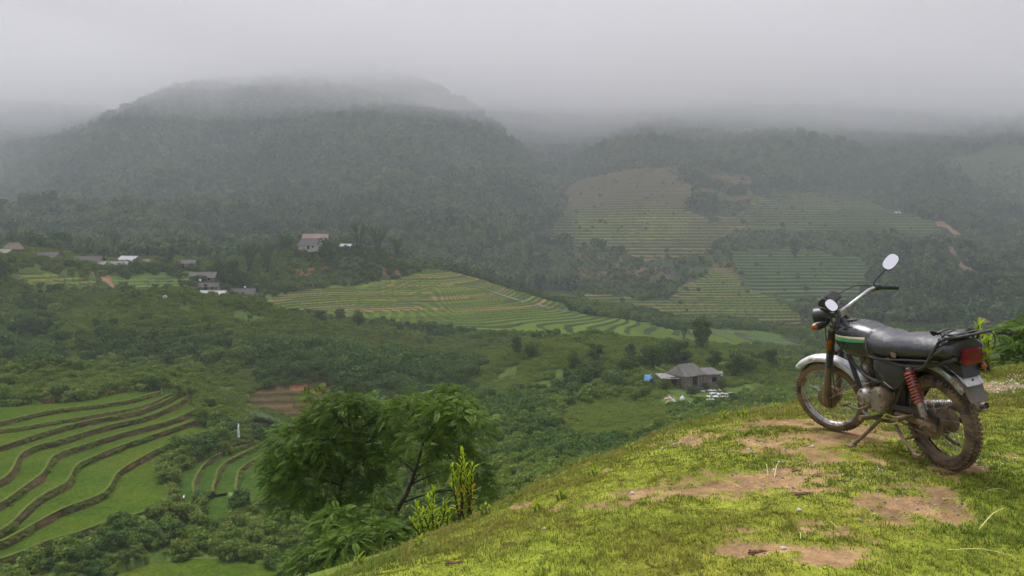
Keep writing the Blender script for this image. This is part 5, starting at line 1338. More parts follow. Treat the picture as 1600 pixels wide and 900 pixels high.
# ------------------------------------------------------------------ leafy trees below the crest
M_frond = leaf_mat('feather_leaf', (.085,.150,.020), (.11,.175,.026), .4, .5)
M_young = leaf_mat('bright_leaf', (.27,.36,.014), (.24,.34,.016), .45, .45)
M_yellow = leaf_mat('yellow_leaf', (.62,.36,.01), (.62,.36,.01), .4, .5)
M_bark2 = surf('dark_bark', (.060,.050,.040), (.030,.026,.022), .9, scale=12, spec=.15, bumps=.4)
def fronds(n, centers, radii, size, seed, base_dir=None):
    """feather leaves: a drooping midrib with paired leaflets"""
    g = np.random.default_rng(seed); centers = np.array(centers); radii = np.array(radii)
    w = radii ** 2; li = g.choice(len(centers), n, p=w / w.sum())
    dv = unit(g.normal(size=(n, 3)) + np.array([0, 0, .55])); q = (.35 + .65 * g.random(n) ** .5)
    sc = np.array([1, 1, .72])
    pos = centers[li] + dv * sc * (radii[li] * q)[:, None]
    out_ = unit(dv * np.array([1, 1, .25]) + .35 * g.normal(size=(n, 3)))
    up = np.array([0, 0, 1.0]); side = unit(np.cross(out_, up)); nrm = unit(np.cross(side, out_) + .35 * g.normal(size=(n, 3))); side = unit(np.cross(out_, nrm))
    L = size * (.7 + .6 * g.random(n)); P_, N_, T2, LL, WW, CC = [], [], [], [], [], []
    lobtone = .78 + .44 * g.random(len(centers)); tone = lobtone[li] * (.8 + .4 * g.random(n))
    K = 8
    for k in range(K):
        s = (k + .6) / K
        mid = pos + out_ * (L * s)[:, None] - up * (L * .38 * s * s)[:, None]
        for sd in (-1, 1):
            t = unit(side * sd * .95 + out_ * .55 - up * .28 * (1 + s)); l = L * .34 * (1 - .45 * abs(s - .45) * 1.5)
            P_.append(mid + t * (l / 2)[:, None]); T2.append(t); nn = unit(np.cross(np.cross(t, nrm), t) + .15 * g.normal(size=(n, 3))); nn = unit(nn - t * (nn * t).sum(1, keepdims=True)); N_.append(nn); LL.append(l); WW.append(l * .44); CC.append(tone * (.9 + .2 * g.random(n)))
    v, qd = leaf_quads(np.vstack(P_), np.vstack(N_), np.vstack(T2), np.concatenate(LL), np.concatenate(WW))
    c = np.concatenate(CC)[:, None] * np.ones(3); c[:, 0] *= 1 + .0 * c[:, 0]
    return v, qd, np.repeat(c, 4, axis=0)
def limb(mb, a, b, r0, r1, sag, n=6, seed=0):
    g = np.random.default_rng(seed); a = Vector(a); b = Vector(b); pts = []
    for i in range(n + 1):
        t = i / n; p = a.lerp(b, t); k = math.sin(math.pi * t) * (b - a).length
        p += Vector((g.normal() * .02, g.normal() * .02, 0)) * k + Vector((0, 0, sag * k)); pts.append(p)
    mb.tube(pts, [r0 + (r1 - r0) * i / n for i in range(n + 1)], 7)
    return pts
def leafy_tree(name, label, trunk, lobes, size, dens, seed, group=None, r0=.055, cat='tree', mat=None, hubs=None):
    """trunk: [(u,v,d)...]; lobes: [(u,v,radius_px,d)]"""
    g = np.random.default_rng(seed)
    tp = [Vector([float(q) for q in P(*t)]) for t in trunk]; base = Vector((tp[0].x, tp[0].y, float(hgt(tp[0].x, tp[0].y)) - .15))
    tp = [base] + tp
    root = empty(name, base); tag(root, label, cat, group)
    cs = [Vector([float(q) for q in P(u_, v_, d_)]) for u_, v_, rp, d_ in lobes]; rs = [rp * d_ / F_ for u_, v_, rp, d_ in lobes]
    b = MB(); pts = bez([p - base for p in tp], 5); n_ = len(pts); b.tube(pts, [r0 * (1 - .62 * i / (n_ - 1)) for i in range(n_)], 10)
    tw = MB()
    for i, (c_, r_) in enumerate(zip(cs, rs)):
        j = min(range(len(pts)), key=lambda k: (pts[k] + base - c_).length + .9 * max(0, pts[k].z + base.z - c_.z + .15) * 2)
        st_ = pts[j]; lp = limb(b, st_, c_ - base, r0 * .34, .010, .10, 7, seed + i)
        for k in range(9):
            d_ = Vector(unit(g.normal(size=3) + np.array([0, 0, .4]))) * r_ * (.6 + .35 * g.random()); d_.z *= .7
            limb(b, lp[3 + k % 5], c_ - base + d_, .008, .0025, .06, 4, seed * 31 + i * 10 + k)
    b.build('trunk', M_bark2, root)
    n_f = int(sum(r_ ** 2 for r_ in rs) * dens)
    v, q, c = fronds(n_f, [list(c_ - base) for c_ in cs], rs, size, seed)
    link('crown', mesh_np('crown', v, q, None, [mat or M_frond], c), root)
    return root
leafy_tree('leafy_tree', 'feathery green tree with a forked dark trunk just below the grassy crest', [(617,822,15.5),(622,795,15.5),(634,775,15.5),(646,745,15.5),(655,715,15.4),(662,690,15.4)],
           [(640,640,28,15.4),(690,655,44,15.2),(712,628,34,15.8),(738,668,36,15.8),(665,690,40,15.0),(748,772,34,15.6),(612,715,30,15.8),(705,715,40,15.6),(738,738,30,15.9),(670,735,22,16.2),(722,650,28,15),(690,612,20,16)],
           .21, 800, 21)
leafy_tree('leafy_tree', 'broad feathery green tree at the left of the forked tree, crown over the rice fields', [(520,850,16.5),(528,800,16.5),(533,760,16.5),(541,715,16.5),(548,680,16.4)],
           [(470,690,50,16.4),(540,645,44,16.2),(505,660,40,16.8),(500,755,56,16.2),(590,690,44,16.6),(565,640,36,16.9),(440,725,34,16.4),(455,775,44,16.8),(545,810,46,15.9),(560,725,46,17),(610,655,34,16.2),(495,625,24,16.5),(425,748,18,16.4),(590,760,34,17.2),(470,730,40,15.9),(520,700,40,15.8)],
           .21, 820, 22)
leafy_tree('leafy_shrub', 'low feathery green shrub at the foot of the broad tree by the crest', [(560,880,13.5),(562,860,13.5)],
           [(500,868,38,13.6),(545,855,44,13.2),(600,842,42,13.4),(650,838,34,13.5),(520,820,36,14.2),(590,810,34,14.2),(470,885,30,13.9),(700,815,26,13.5)],
           .20, 900, 23, r0=.035, cat='shrub')
leafy_tree('leafy_tree', 'dark green layered tree cut by the right edge of the photo beyond the crest', [(1598,590,17),(1602,560,17),(1606,535,17)],
           [(1575,521,16,17),(1600,516,18,17),(1625,512,20,17),(1590,548,24,17),(1612,540,26,16.6),(1570,568,20,17),(1600,572,24,16.6),(1640,550,32,17.2),(1556,522,7,17),(1562,575,14,17)],
           .26, 560, 24, r0=.05)
M_stemg = surf('green_stem', (.16,.20,.04), (.12,.15,.04), .6, scale=20)
def lance_plant(name, label, spot, stems, seed, leaf=.16, yellow=0, cat='plant', wmul=1.0):
    """upright stems with narrow pointed leaves; stems: [(top u, v, d, leaves)]"""
    g = np.random.default_rng(seed); x, y = spot; z0 = float(hgt(x, y)); base = Vector((x, y, z0 - .05)); root = empty(name, base); tag(root, label, cat)
    sm = MB(); LP, LQ, LC, LY = [], [], [], []; o = 0; YP, YQ, YC = [], [], []
    for si, (u_, v_, d_, nl, low) in enumerate(stems):
        nl = int(nl * (2.1 if cat == 'sapling' else 1))
        top = Vector([float(q) for q in P(u_, v_, d_)]) - base; pts = limb(sm, (0.03 * si, 0, 0), top, .016, .006, .02, 8, seed + si)
        for k in range(nl):
            t = low + (1 - low) * (k + g.random() * .6) / nl; t = min(t, .995); i = t * 8; p = pts[int(i)].lerp(pts[min(int(i) + 1, 8)], i - int(i))
            a_ = k * 2.4 + g.random(); el = .25 + .9 * t + .2 * g.normal(); dr = Vector((math.cos(a_) * math.cos(el), math.sin(a_) * math.cos(el), math.sin(el)))
            L = leaf * (.7 + .5 * g.random()); side = dr.cross(Vector((0, 0, 1))).normalized() if abs(dr.z) < .98 else Vector((1, 0, 0)); w = L * .085 * wmul
            q = [p, p + dr * L * .35 + side * w, p + dr * L * .35 - side * w, p + dr * L * .7 + side * w * .8 - Vector((0, 0, L * .08)), p + dr * L * .7 - side * w * .8 - Vector((0, 0, L * .08)), p + dr * L - Vector((0, 0, L * .25))]
            isy = yellow and t < low + .25 and g.random() < yellow
            tgt = (YP, YQ, YC) if isy else (LP, LQ, LC); b0 = len(tgt[0]); tgt[0].extend([tuple(s_) for s_ in q])
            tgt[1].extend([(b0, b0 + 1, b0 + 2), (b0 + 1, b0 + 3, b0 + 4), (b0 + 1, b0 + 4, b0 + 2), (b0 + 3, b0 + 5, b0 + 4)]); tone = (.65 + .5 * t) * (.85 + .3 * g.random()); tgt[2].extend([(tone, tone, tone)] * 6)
    sm.build('stem', M_stemg if leaf < .1 else M_bark2, root)
    link('foliage', mesh_np('foliage', LP, None, LQ, [M_young], np.array(LC)), root)
    if YP: link('withered_leaves', mesh_np('withered_leaves', YP, None, YQ, [M_yellow], np.array(YC)), root)
    return root
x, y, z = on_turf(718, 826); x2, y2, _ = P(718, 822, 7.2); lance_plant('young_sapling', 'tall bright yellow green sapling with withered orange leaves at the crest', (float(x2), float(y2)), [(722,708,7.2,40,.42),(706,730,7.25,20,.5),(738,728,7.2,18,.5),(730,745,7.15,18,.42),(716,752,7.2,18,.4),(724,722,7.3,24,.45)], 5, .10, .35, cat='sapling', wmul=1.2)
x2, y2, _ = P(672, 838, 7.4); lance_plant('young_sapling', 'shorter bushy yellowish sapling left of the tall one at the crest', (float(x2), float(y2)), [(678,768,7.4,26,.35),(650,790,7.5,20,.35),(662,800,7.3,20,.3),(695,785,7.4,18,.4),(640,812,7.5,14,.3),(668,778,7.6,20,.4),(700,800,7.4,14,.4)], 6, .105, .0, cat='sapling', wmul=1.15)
x2, y2, _ = P(1532, 590, 9.2); lance_plant('leafy_weed', 'bright green leafy weed growing behind the tail light of the motorcycle', (float(x2), float(y2)), [(1529,508,9.2,30,.3),(1546,530,9.2,22,.3),(1518,540,9.2,18,.3),(1540,555,9.1,18,.2),(1534,520,9.3,20,.3)], 7, .15, 0, cat='weed', wmul=1.5)
CW = [(757,805,10),(840,800,8),(875,782,9),(925,745,7),(1130,655,6),(1045,668,8),(1160,652,6),(600,862,8),(655,855,9),(1210,640,5),(985,706,6),(1375,600,5),(560,885,8)]
for i, (u_, v_, k_) in enumerate(CW):
    x, y, z = on_turf(u_, v_); dd_ = y; st_ = [(u_ + 6 * j - 6, v_ - k_ * (1.2 + .6 * (j % 2)), dd_, 9, .1) for j in range(3)]
    LBW = ['beside the dark shrub foot', 'half way up the slope edge', 'above the left slope edge', 'where the slope edge steepens', 'left of the front wheel on the crest', 'next to the small earth scar', 'between the scar and the front wheel', 'at the lowest left of the crest', 'under the shorter sapling', 'nearest the front wheel on the crest', 'left of the small earth scar', 'seen through the front wheel gap', 'at the bottom end of the crest']
    lance_plant('crest_weed', 'small light green weed on the crest ' + LBW[i], (x, y), st_, 40 + i, .055, 0, cat='weed', wmul=1.6)
# ------------------------------------------------------------------ houses
M_wood = surf('grey_boards', (.30,.26,.21), (.16,.135,.11), .9, scale=1.3, spec=.1)
M_wood2 = surf('brown_boards', (.19,.13,.09), (.10,.07,.05), .9, scale=1.5, spec=.1)
M_plaster = surf('pale_plaster', (.62,.60,.55), (.48,.46,.41), .9, scale=.8, spec=.1)
M_cream2 = surf('cream_wall', (.70,.55,.36), (.60,.46,.30), .9, scale=.8, spec=.1)
M_darkin = surf('dark_opening', (.012,.012,.012), (.02,.02,.02), .9, scale=2, spec=.05)
def roof_mat(name, c1, c2, rough=.7, metal=0.0, sc=3.0):
    m, nt, bs, out = nmat(name)
    tc = nt.nodes.new('ShaderNodeTexCoord'); w = nt.nodes.new('ShaderNodeTexWave'); w.inputs['Scale'].default_value = sc; w.bands_direction = 'X'; nt.links.new(tc.outputs['Object'], w.inputs['Vector'])
    n = noise_node(nt, .9, 6, .75); c = ramp(nt, n.outputs[0], [(.35, c1), (.65, c2)]).outputs[0]
    k = ramp(nt, w.outputs[0], [(0, .72), (1, 1.1)]); c = mix(nt, c, k.outputs[0], 1, 'MULTIPLY'); nt.links.new(c, bs.inputs['Base Color'])
    bs.inputs['Roughness'].default_value = rough; bs.inputs['Metallic'].default_value = metal; bump(nt, bs, w.outputs[0], .5, .05); return m
M_rgrey = roof_mat('grey_roofing', (.21,.19,.165), (.11,.10,.085)); M_rwhite = roof_mat('white_roofing', (.74,.74,.75), (.58,.59,.60), .5)
M_rdark = roof_mat('dark_roofing', (.15,.13,.12), (.09,.08,.075)); M_rpale = roof_mat('pale_roofing', (.42,.41,.38), (.22,.21,.19)); M_rpink = roof_mat('faded_red_roofing', (.40,.25,.22), (.32,.20,.17)); M_rbrown = roof_mat('brown_roofing', (.26,.19,.14), (.18,.13,.10))
def house(label, spot, w, dep, h, rise, yaw, wall, roof, hip=0.0, over=.5, wins=2, door=True, name='house', group=None, cat='house', lift=0.0, shed=False, dz=0.0):
    """w along the ridge (x), dep across; yaw in degrees"""
    x, y, z = spot; root = empty(name, (x, y, z + dz), R_(yaw)); tag(root, label, cat, group)
    b = MB(); b.box((0, 0, h / 2 - .8), (w, dep, h + 1.6))
    if not hip and not shed:
        for s_ in (-1, 1): b.add([(s_ * w / 2, -dep / 2, h), (s_ * w / 2, dep / 2, h), (s_ * w / 2, 0, h + rise), (s_ * (w / 2 - .08), -dep / 2, h), (s_ * (w / 2 - .08), dep / 2, h), (s_ * (w / 2 - .08), 0, h + rise)], [(0, 1, 2), (5, 4, 3), (0, 2, 5, 3), (1, 4, 5, 2)])
    b.build('wall', wall, root, smooth=False)
    r = MB(); ox, oy = w / 2 + over, dep / 2 + over; sl_ = rise / (dep / 2); zlo = h - over * sl_ + .06
    if shed:
        r.add([(-ox, -oy, h + .05), (ox, -oy, h + .05), (ox, oy, h + rise), (-ox, oy, h + rise), (-ox, -oy, h - .06), (ox, -oy, h - .06), (ox, oy, h + rise - .11), (-ox, oy, h + rise - .11)], [(0, 1, 2, 3), (7, 6, 5, 4), (0, 4, 5, 1), (1, 5, 6, 2), (2, 6, 7, 3), (3, 7, 4, 0)])
    else:
        hx = ox - hip * dep / 2 if hip else ox; t = .12
        top = [(-ox, -oy, zlo), (ox, -oy, zlo), (ox, oy, zlo), (-ox, oy, zlo), (-hx, 0, h + rise + .1), (hx, 0, h + rise + .1)]
        low = [(p[0], p[1], p[2] - t) for p in top]; f = [(0, 1, 5, 4), (2, 3, 4, 5)] + [(1, 2, 5), (3, 0, 4)] if hip else [(0, 1, 5, 4), (2, 3, 4, 5)]
        fs = list(f) + [tuple(i + 6 for i in reversed(q)) for q in f] + ([(0, 6, 7, 1), (2, 8, 9, 3), (1, 7, 8, 2), (3, 9, 6, 0)] if hip else [(0, 6, 7, 1), (2, 8, 9, 3), (1, 7, 11, 5), (5, 11, 8, 2), (3, 9, 10, 4), (4, 10, 6, 0)])
        r.add(top + low, fs)
        if not hip: r.box((0, 0, h + rise + .12), (2 * ox, .35, .10))
    r.build('roof', roof, root, smooth=False)
    if door:
        d = MB(); d.box((w * .05, -dep / 2 - .02, 1.0), (1.1, .10, 2.0)); do = d.build('door', M_darkin, root, smooth=False)
        f = MB()
        for sx in (-.62, .62): f.box((w * .05 + sx, -dep / 2 - .04, 1.0), (.12, .16, 2.05))
        f.box((w * .05, -dep / 2 - .04, 2.08), (1.4, .16, .12)); f.build('door_frame', M_wood2, do, smooth=False)
    for k in range(wins):
        xx = w * (-.30 + .60 * k / max(1, wins - 1)) if wins > 1 else w * .3
        if abs(xx - w * .05) < 1.2: xx += 1.6
        q = MB(); q.box((xx, -dep / 2 - .02, h * .58), (.9, .10, .8)); wo = q.build('window', M_darkin, root, smooth=False)
        f = MB(); f.box((xx, -dep / 2 - .05, h * .58 - .46), (1.1, .18, .1)); f.build('sill', M_wood2, wo, smooth=False)
    return root
def gp(u, v, d):
    dd = np.arange(d * .84, d * 1.2, .4); xx, yy, zz = P(u, v, dd); ab = zz > hgt(xx, yy); k = np.nonzero(ab[:-1] & ~ab[1:])[0]
    if len(k): j = k[np.argmin(np.abs(dd[k] - d))]; return float(xx[j]), float(yy[j]), float(hgt(xx[j], yy[j]))
    x, y, z = P(u, v, d); return float(x), float(y), float(hgt(x, y))
GV = 'houses of the valley hamlet'
# farmhouse in the middle distance
fx, fy, fz = gp(1071, 602, 146)
FH = house('grey weathered timber farmhouse with a steep hipped roof amid bushes', (fx, fy, fz), 4.6, 4.2, 2.6, 1.5, 34, M_wood, M_rgrey, hip=.4, over=.55, wins=1, name='farmhouse')
pg = MB()
for k in range(8): pg.box((-2.2 + k * .63, -2.14, 1.3), (.07, .05, 2.6))
pg.build('wall_posts', M_wood2, FH, smooth=False)
x1, y1, _ = gp(1094, 600, 147.5)
house('long low timber wing with a flat slatted roof joined to the farmhouse', (x1, y1, fz - .15), 6.4, 4.0, 2.3, .55, 12, M_wood, M_rgrey, over=.45, wins=2, door=False, name='farm_wing', shed=True)
x1, y1, _ = gp(1112, 599, 146.5)
house('small lean-to shed with a pale tin roof at the right end of the farm', (x1, y1, fz - .25), 3.4, 3.0, 1.9, .4, -14, M_wood2, M_rpale, over=.35, wins=0, door=True, name='farm_shed', shed=True, cat='shed')
x1, y1, _ = gp(1047, 599, 147)
house('open porch with a bleached thatched roof at the left end of the farmhouse', (x1, y1, fz - .1), 4.0, 2.6, 1.9, .5, 10, M_wood2, M_rpale, over=.35, wins=0, door=True, name='porch_shed', shed=True, cat='shed')
def sheet_mesh(name, mat, seed, n=9, hh=.35):
    g = np.random.default_rng(seed); b = MB(); gx = np.linspace(-.5, .5, n); ht = hh * (vnoise(np.repeat(gx, n) * 4 + seed, np.tile(gx, n) * 4, seed)).reshape(n, n)
    vs = [(gx[i] * (1 + .2 * math.sin(j + seed)), gx[j] * (1 + .15 * math.cos(i * 1.3 + seed)), ht[i, j] * (1 - (2 * gx[i]) ** 4 * .6)) for i in range(n) for j in range(n)]; vb = [(p[0], p[1], p[2] - .04) for p in vs]; N2 = n * n
    fs = [(i * n + j, (i + 1) * n + j, (i + 1) * n + j + 1, i * n + j + 1) for i in range(n - 1) for j in range(n - 1)]
    ring_ = [i * n for i in range(n)] + [(n - 1) * n + j for j in range(1, n)] + [i * n + n - 1 for i in range(n - 2, -1, -1)] + [j for j in range(n - 2, 0, -1)]
    fs2 = [tuple(q + N2 for q in reversed(f)) for f in fs] + [(ring_[k], ring_[(k + 1) % len(ring_)], ring_[(k + 1) % len(ring_)] + N2, ring_[k] + N2) for k in range(len(ring_))]
    b.add(vs + vb, fs + fs2); return b.mesh(name, mat, angle=60)
M_sheet = surf('white_plastic', (.80,.80,.82), (.66,.66,.69), .5, scale=2); M_blue = surf('blue_tarp', (.16,.34,.62), (.12,.27,.52), .5, scale=2); M_rubble = surf('pale_rubble', (.70,.67,.62), (.30,.26,.22), .8, scale=1.5)
sh = [sheet_mesh('plastic_sheet', M_sheet, k) for k in range(4)]
g = np.random.default_rng(11); SP = []
for row, (v_, u0, u1, n_) in enumerate([(611.5, 1098, 1122, 5), (616, 1112, 1138, 6), (621, 1104, 1138, 6), (626, 1094, 1134, 7), (631, 1076, 1130, 8)]):
    for k in range(n_): SP.append((u0 + (u1 - u0) * (k + .5 * g.random()) / (n_ - 1), v_ + g.normal() * .5))
for (u_, v_) in SP:
    x, y, z = gp(u_, v_, 131 + (627 - v_) * .55); o = link('plastic_sheet', sh[int(g.integers(0, 4))]); o.location = (x, y, z + .12); s_ = .40 + .38 * g.random(); o.scale = (s_ * 1.6, s_ * .8, .9); o.rotation_euler = (R_(16), 0, g.random() * 3)
    tag(o, 'crumpled white plastic sheet in the rows of sheets spread below the farm', 'plastic sheet', 'white plastic sheets spread below the farm')
rub = [rock_mesh('rubble', M_rubble, 30 + k, .7) for k in range(3)]
for k in range(16):
    u_, v_ = 1040 + 16 * g.random(), 620 + 13 * g.random(); x, y, z = gp(u_, v_, 131 + (630 - v_) * .5); o = link('rubble', rub[k % 3]); o.location = (x, y, z + .15); s_ = .14 + .2 * g.random(); o.scale = (s_ * 1.4, s_, s_); o.rotation_euler = (0, 0, g.random() * 3)
    tag(o, 'lump of white and red rubble in the heap left of the plastic sheets', 'rubble', 'rubble heap')
for i, (u_, v_, lb) in enumerate([(1066, 626, 'white bag standing between the rubble heap and the plastic sheets'), (1063, 597, 'white bag lying before the farmhouse wall'), (1062, 603, 'white bag on the path under the farmhouse'), (1018, 592, 'pale bag in the junk at the left of the porch'), (1030, 590, 'pale bag next to the porch')]):
    x, y, z = gp(u_, v_, 140 if v_ < 610 else 131); b = MB(); b.ell((0, 0, .3), (.42, .35, .40), 10, 8); b.ell((.05, 0, .72), (.14, .12, .16), 8, 6); o = b.build('bag', M_sheet); o.location = (x, y, z); tag(o, lb, 'bag')
x, y, z = gp(1013, 603, 137); o = link('tarp', sheet_mesh('tarp', M_blue, 9, 11, .9)); o.location = (x, y, z + .75); o.scale = (2.0, 1.7, 1.8); tag(o, 'bright blue tarpaulin over a pile left of the farmhouse', 'tarpaulin')
x, y, z = gp(1124, 600, 140); b = MB(); b.lathe([(.0005,0),(.36,0),(.38,.3),(.36,.6),(.38,.9),(.36,1.2),(.0005,1.2)], (0,0,0), (0,0,1), 18); b.lathe([(.0005,1.2),(.1,1.2),(.1,1.26),(.0005,1.26)], (.15,0,0), (0,0,1), 10); o = b.build('barrel', surf('blue_barrel_plastic', (.07,.11,.36), (.05,.08,.26), .5)); o.location = (x, y, z); o.scale = (1.5, 1.5, 1.5); tag(o, 'dark blue barrel at the right end of the lean-to shed', 'barrel')
x, y, z = gp(1045, 592, 143.5); b = MB(); b.box((0, 0, 1.0), (1.0, .06, .8)); b.box((0, -.05, 1.42), (1.2, .05, .05)); o = b.build('cloth', surf('turquoise_cloth', (.10,.38,.36), (.08,.30,.30), .8), bevel=.01); o.location = (x, y, z); tag(o, 'turquoise cloth hanging under the porch of the farmhouse', 'cloth')
# fence posts and rails right of the sheets
pm = None
for i, (u_, v_, hh) in enumerate([(1126, 634, 1.6), (1140, 636, 1.3), (1157, 634, 1.7), (1177, 632, 2.3), (1186, 636, 1.2), (1198, 634, 1.5), (1212, 628, 1.4), (1168, 622, 1.8), (1192, 612, 2.0), (1218, 608, 2.2), (1206, 600, 2.1), (1183, 600, 2.0)]):
    x, y, z = gp(u_, v_, 118 + (636 - v_) * .5); b = MB(); b.tube([(0, 0, -.4), (.03, .02, hh * .5), (.0, .05, hh)], [.06, .055, .045], 7); b.tube([(0, .05, hh), (.02, .06, hh + .06)], [.045, .02], 7); o = b.build('fence_post', M_wood); o.location = (x, y, z); o.rotation_euler = (R_(4 * math.sin(i * 2)), R_(5 * math.cos(i * 3)), 0); tag(o, 'thin grey wooden stake in the garden right of the plastic sheets', 'stake', 'stakes of the garden')
a_ = gp(1143, 634, 119); b_ = gp(1175, 640, 119); b = MB(); b.tube([(a_[0], a_[1], a_[2] + .7), (b_[0], b_[1], b_[2] + .7)], .05, 6); b.tube([(a_[0], a_[1], a_[2] - .2), (a_[0], a_[1], a_[2] + .8)], .05, 6); b.tube([(b_[0], b_[1], b_[2] - .2), (b_[0], b_[1], b_[2] + .8)], .05, 6)
tag(b.build('pole_rail', M_rubble), 'pale horizontal pole rail right of the plastic sheets', 'rail')
# hamlet on the left
def vh(u, v, d, lb, *a, **k): 
    return house(lb, gp(u, v, d), *a, group=GV, **k)
vh(22, 398, 318, 'brown timber hut with a tawny hipped roof at the far left of the hamlet', 6.5, 5, 2.6, 2.2, 25, M_wood2, M_rbrown, hip=.7, wins=0)
vh(6, 401, 316, 'open dark shelter with a pale tin roof cut by the left edge of the photo', 6, 5, 1.8, 1.2, 0, M_wood, M_rpale, wins=0)
vh(78, 407, 322, 'low house with a drooping dark grey roof behind the striped fields', 9.5, 5.5, 1.6, 1.9, -14, M_wood, M_rdark, wins=1)
vh(138, 415, 332, 'long house with a dark brown roof left of the white roofs', 11.5, 6, 1.9, 2.2, 4, M_wood2, M_rdark, wins=2)
vh(176, 420, 328, 'low shed with a long pale grey tin roof in front of the white roof', 12, 4.5, 1.9, 1.3, 8, M_plaster, M_rpale, wins=1)
vh(203, 415, 337, 'house with a bright white tin roof, the largest in the hamlet', 9, 6.5, 2.2, 2.1, -20, M_wood2, M_rwhite, wins=1)
vh(228, 417, 340, 'rust brown barn end joined right of the bright white roof', 5.5, 5.5, 2.2, 1.3, -8, M_wood2, M_rbrown, wins=0)
vh(288, 419, 345, 'house with a weathered grey roof alone behind the bright green field', 10, 6, 1.6, 2.2, 3, M_wood, M_rgrey, wins=2)
vh(318, 439, 330, 'house with a mossy grey roof at the foot of the wooded knoll', 10, 6, 1.8, 2.0, 6, M_wood, M_rgrey, wins=1)
vh(322, 452, 318, 'long low hut with a brown grey roof just below the mossy grey roof', 10, 4, 1.4, 1.3, 4, M_wood, M_rdark, wins=1)
vh(334, 468, 308, 'hut with a white tin roof peeping over the scrubby hill', 9, 5, 1.9, 1.4, -6, M_plaster, M_rwhite, wins=1)
vh(381, 464, 322, 'house with a slate dark roof carrying a white dish, below the knoll', 9, 5.5, 1.6, 1.9, 2, M_wood, M_rdark, wins=1)
x, y, z = gp(383, 458, 318); b = MB(); b.lathe([(.0005,0),(.25,.03),(.45,.12),(.46,.14),(.25,.06),(.0005,.03)], (0,0,2.6), (.3,-.8,.5), 20); b.tube([(0,0,0),(0,0,2.6)], .04, 6); o = b.build('satellite_dish', M_sheet); o.location = (x, y, z); tag(o, 'white satellite dish standing at the slate dark roof', 'satellite dish')
x, y, z = gp(313, 446, 312); b = MB(); b.lathe([(.0005,0),(.25,.03),(.45,.12),(.46,.14),(.25,.06),(.0005,.03)], (0,0,2.2), (.3,-.8,.5), 20); b.tube([(0,0,0),(0,0,2.2)], .04, 6); o = b.build('satellite_dish', M_sheet); o.location = (x, y, z); tag(o, 'white satellite dish between the mossy and the brown grey roof', 'satellite dish')
vh(493, 386, 412, 'cream house with a faded red roof on top of the wooded knoll', 12, 8, 3.0, 2.6, 14, M_cream2, M_rpink, wins=3, dz=1.7)
vh(487, 392, 398, 'white gabled house with a grey roof just below the red roofed one', 11, 7, 2.2, 3.0, -22, M_plaster, M_rdark, wins=1, dz=1)
vh(541, 389, 408, 'hut with a small white tin roof right of the knoll top', 5.5, 4, 1.6, 1.0, -8, M_wood, M_rwhite, wins=0)
vh(1250, 241, 860, 'tiny pale roofed shed high on the misty slope', 7, 5, 2, 1.6, 10, M_plaster, M_rwhite, wins=0, dz=1.5)
vh(1361, 303, 730, 'small grey hut at the right rim of the far terraces', 8, 5, 2, 1.8, 0, M_wood, M_rgrey, wins=0, dz=.5)
vh(1402, 336, 690, 'tiny white roofed hut low right of the far terraces', 4, 3, 1.6, 1, 0, M_wood, M_rwhite, wins=0, dz=.3)
# white thing on the scrubby hill, boulder by the stream, water
for (u_, v_, d_, s_, lb) in [(258, 472, 226, .7, 'white boulder on the back of the scrubby hill'), (1078, 509, 385, 2.0, 'large pale boulder on the stream bank beyond the rice fields'), (1072, 508, 386, 1.3, 'smaller pale boulder touching the large one by the stream'), (573, 795, 20, .10, 'x')][:3]:
    x, y, z = gp(u_, v_, d_); o = link('boulder', rock_mesh('boulder', M_peb, int(u_), .8)); o.location = (x, y, z + s_ * .35 + (1.2 if u_ < 300 else 0)); o.scale = (s_,) * 3; tag(o, lb, 'boulder')
M_water = surf('white_water', (.72,.75,.78), (.58,.62,.66), .25, scale=3)
for (u0, v0, u1, v1, z_, lb) in [(371, 664, 374, 682, -26.6, 'thin white waterfall dropping onto the narrow fields'), (286, 777, 287, 783, -28.2, 'upper white spout of the rill between the two groups of fields'), (293, 790, 296, 799, -28.6, 'lower white spout of the rill between the two groups of fields')]:
    x, y, z = [float(q) for q in Pz((u0 + u1) / 2, v1, z_)]; hh = (v1 - v0) / F_ * y; w_ = .10 if hh > 1 else .08
    b = MB(); b.tube(bez([(-.12, .55, hh), (-.08, .35, hh * .97), (0, .05, hh * .6), (.05, -.05, 0), (.08, -.2, -.15)]), [w_ * .5] * 10 + [w_] * 8 + [w_ * 1.6] * 15, 8, flat=.5)
    o = b.build('waterfall', M_water); o.location = (x, y, z + .1); tag(o, lb, 'waterfall')
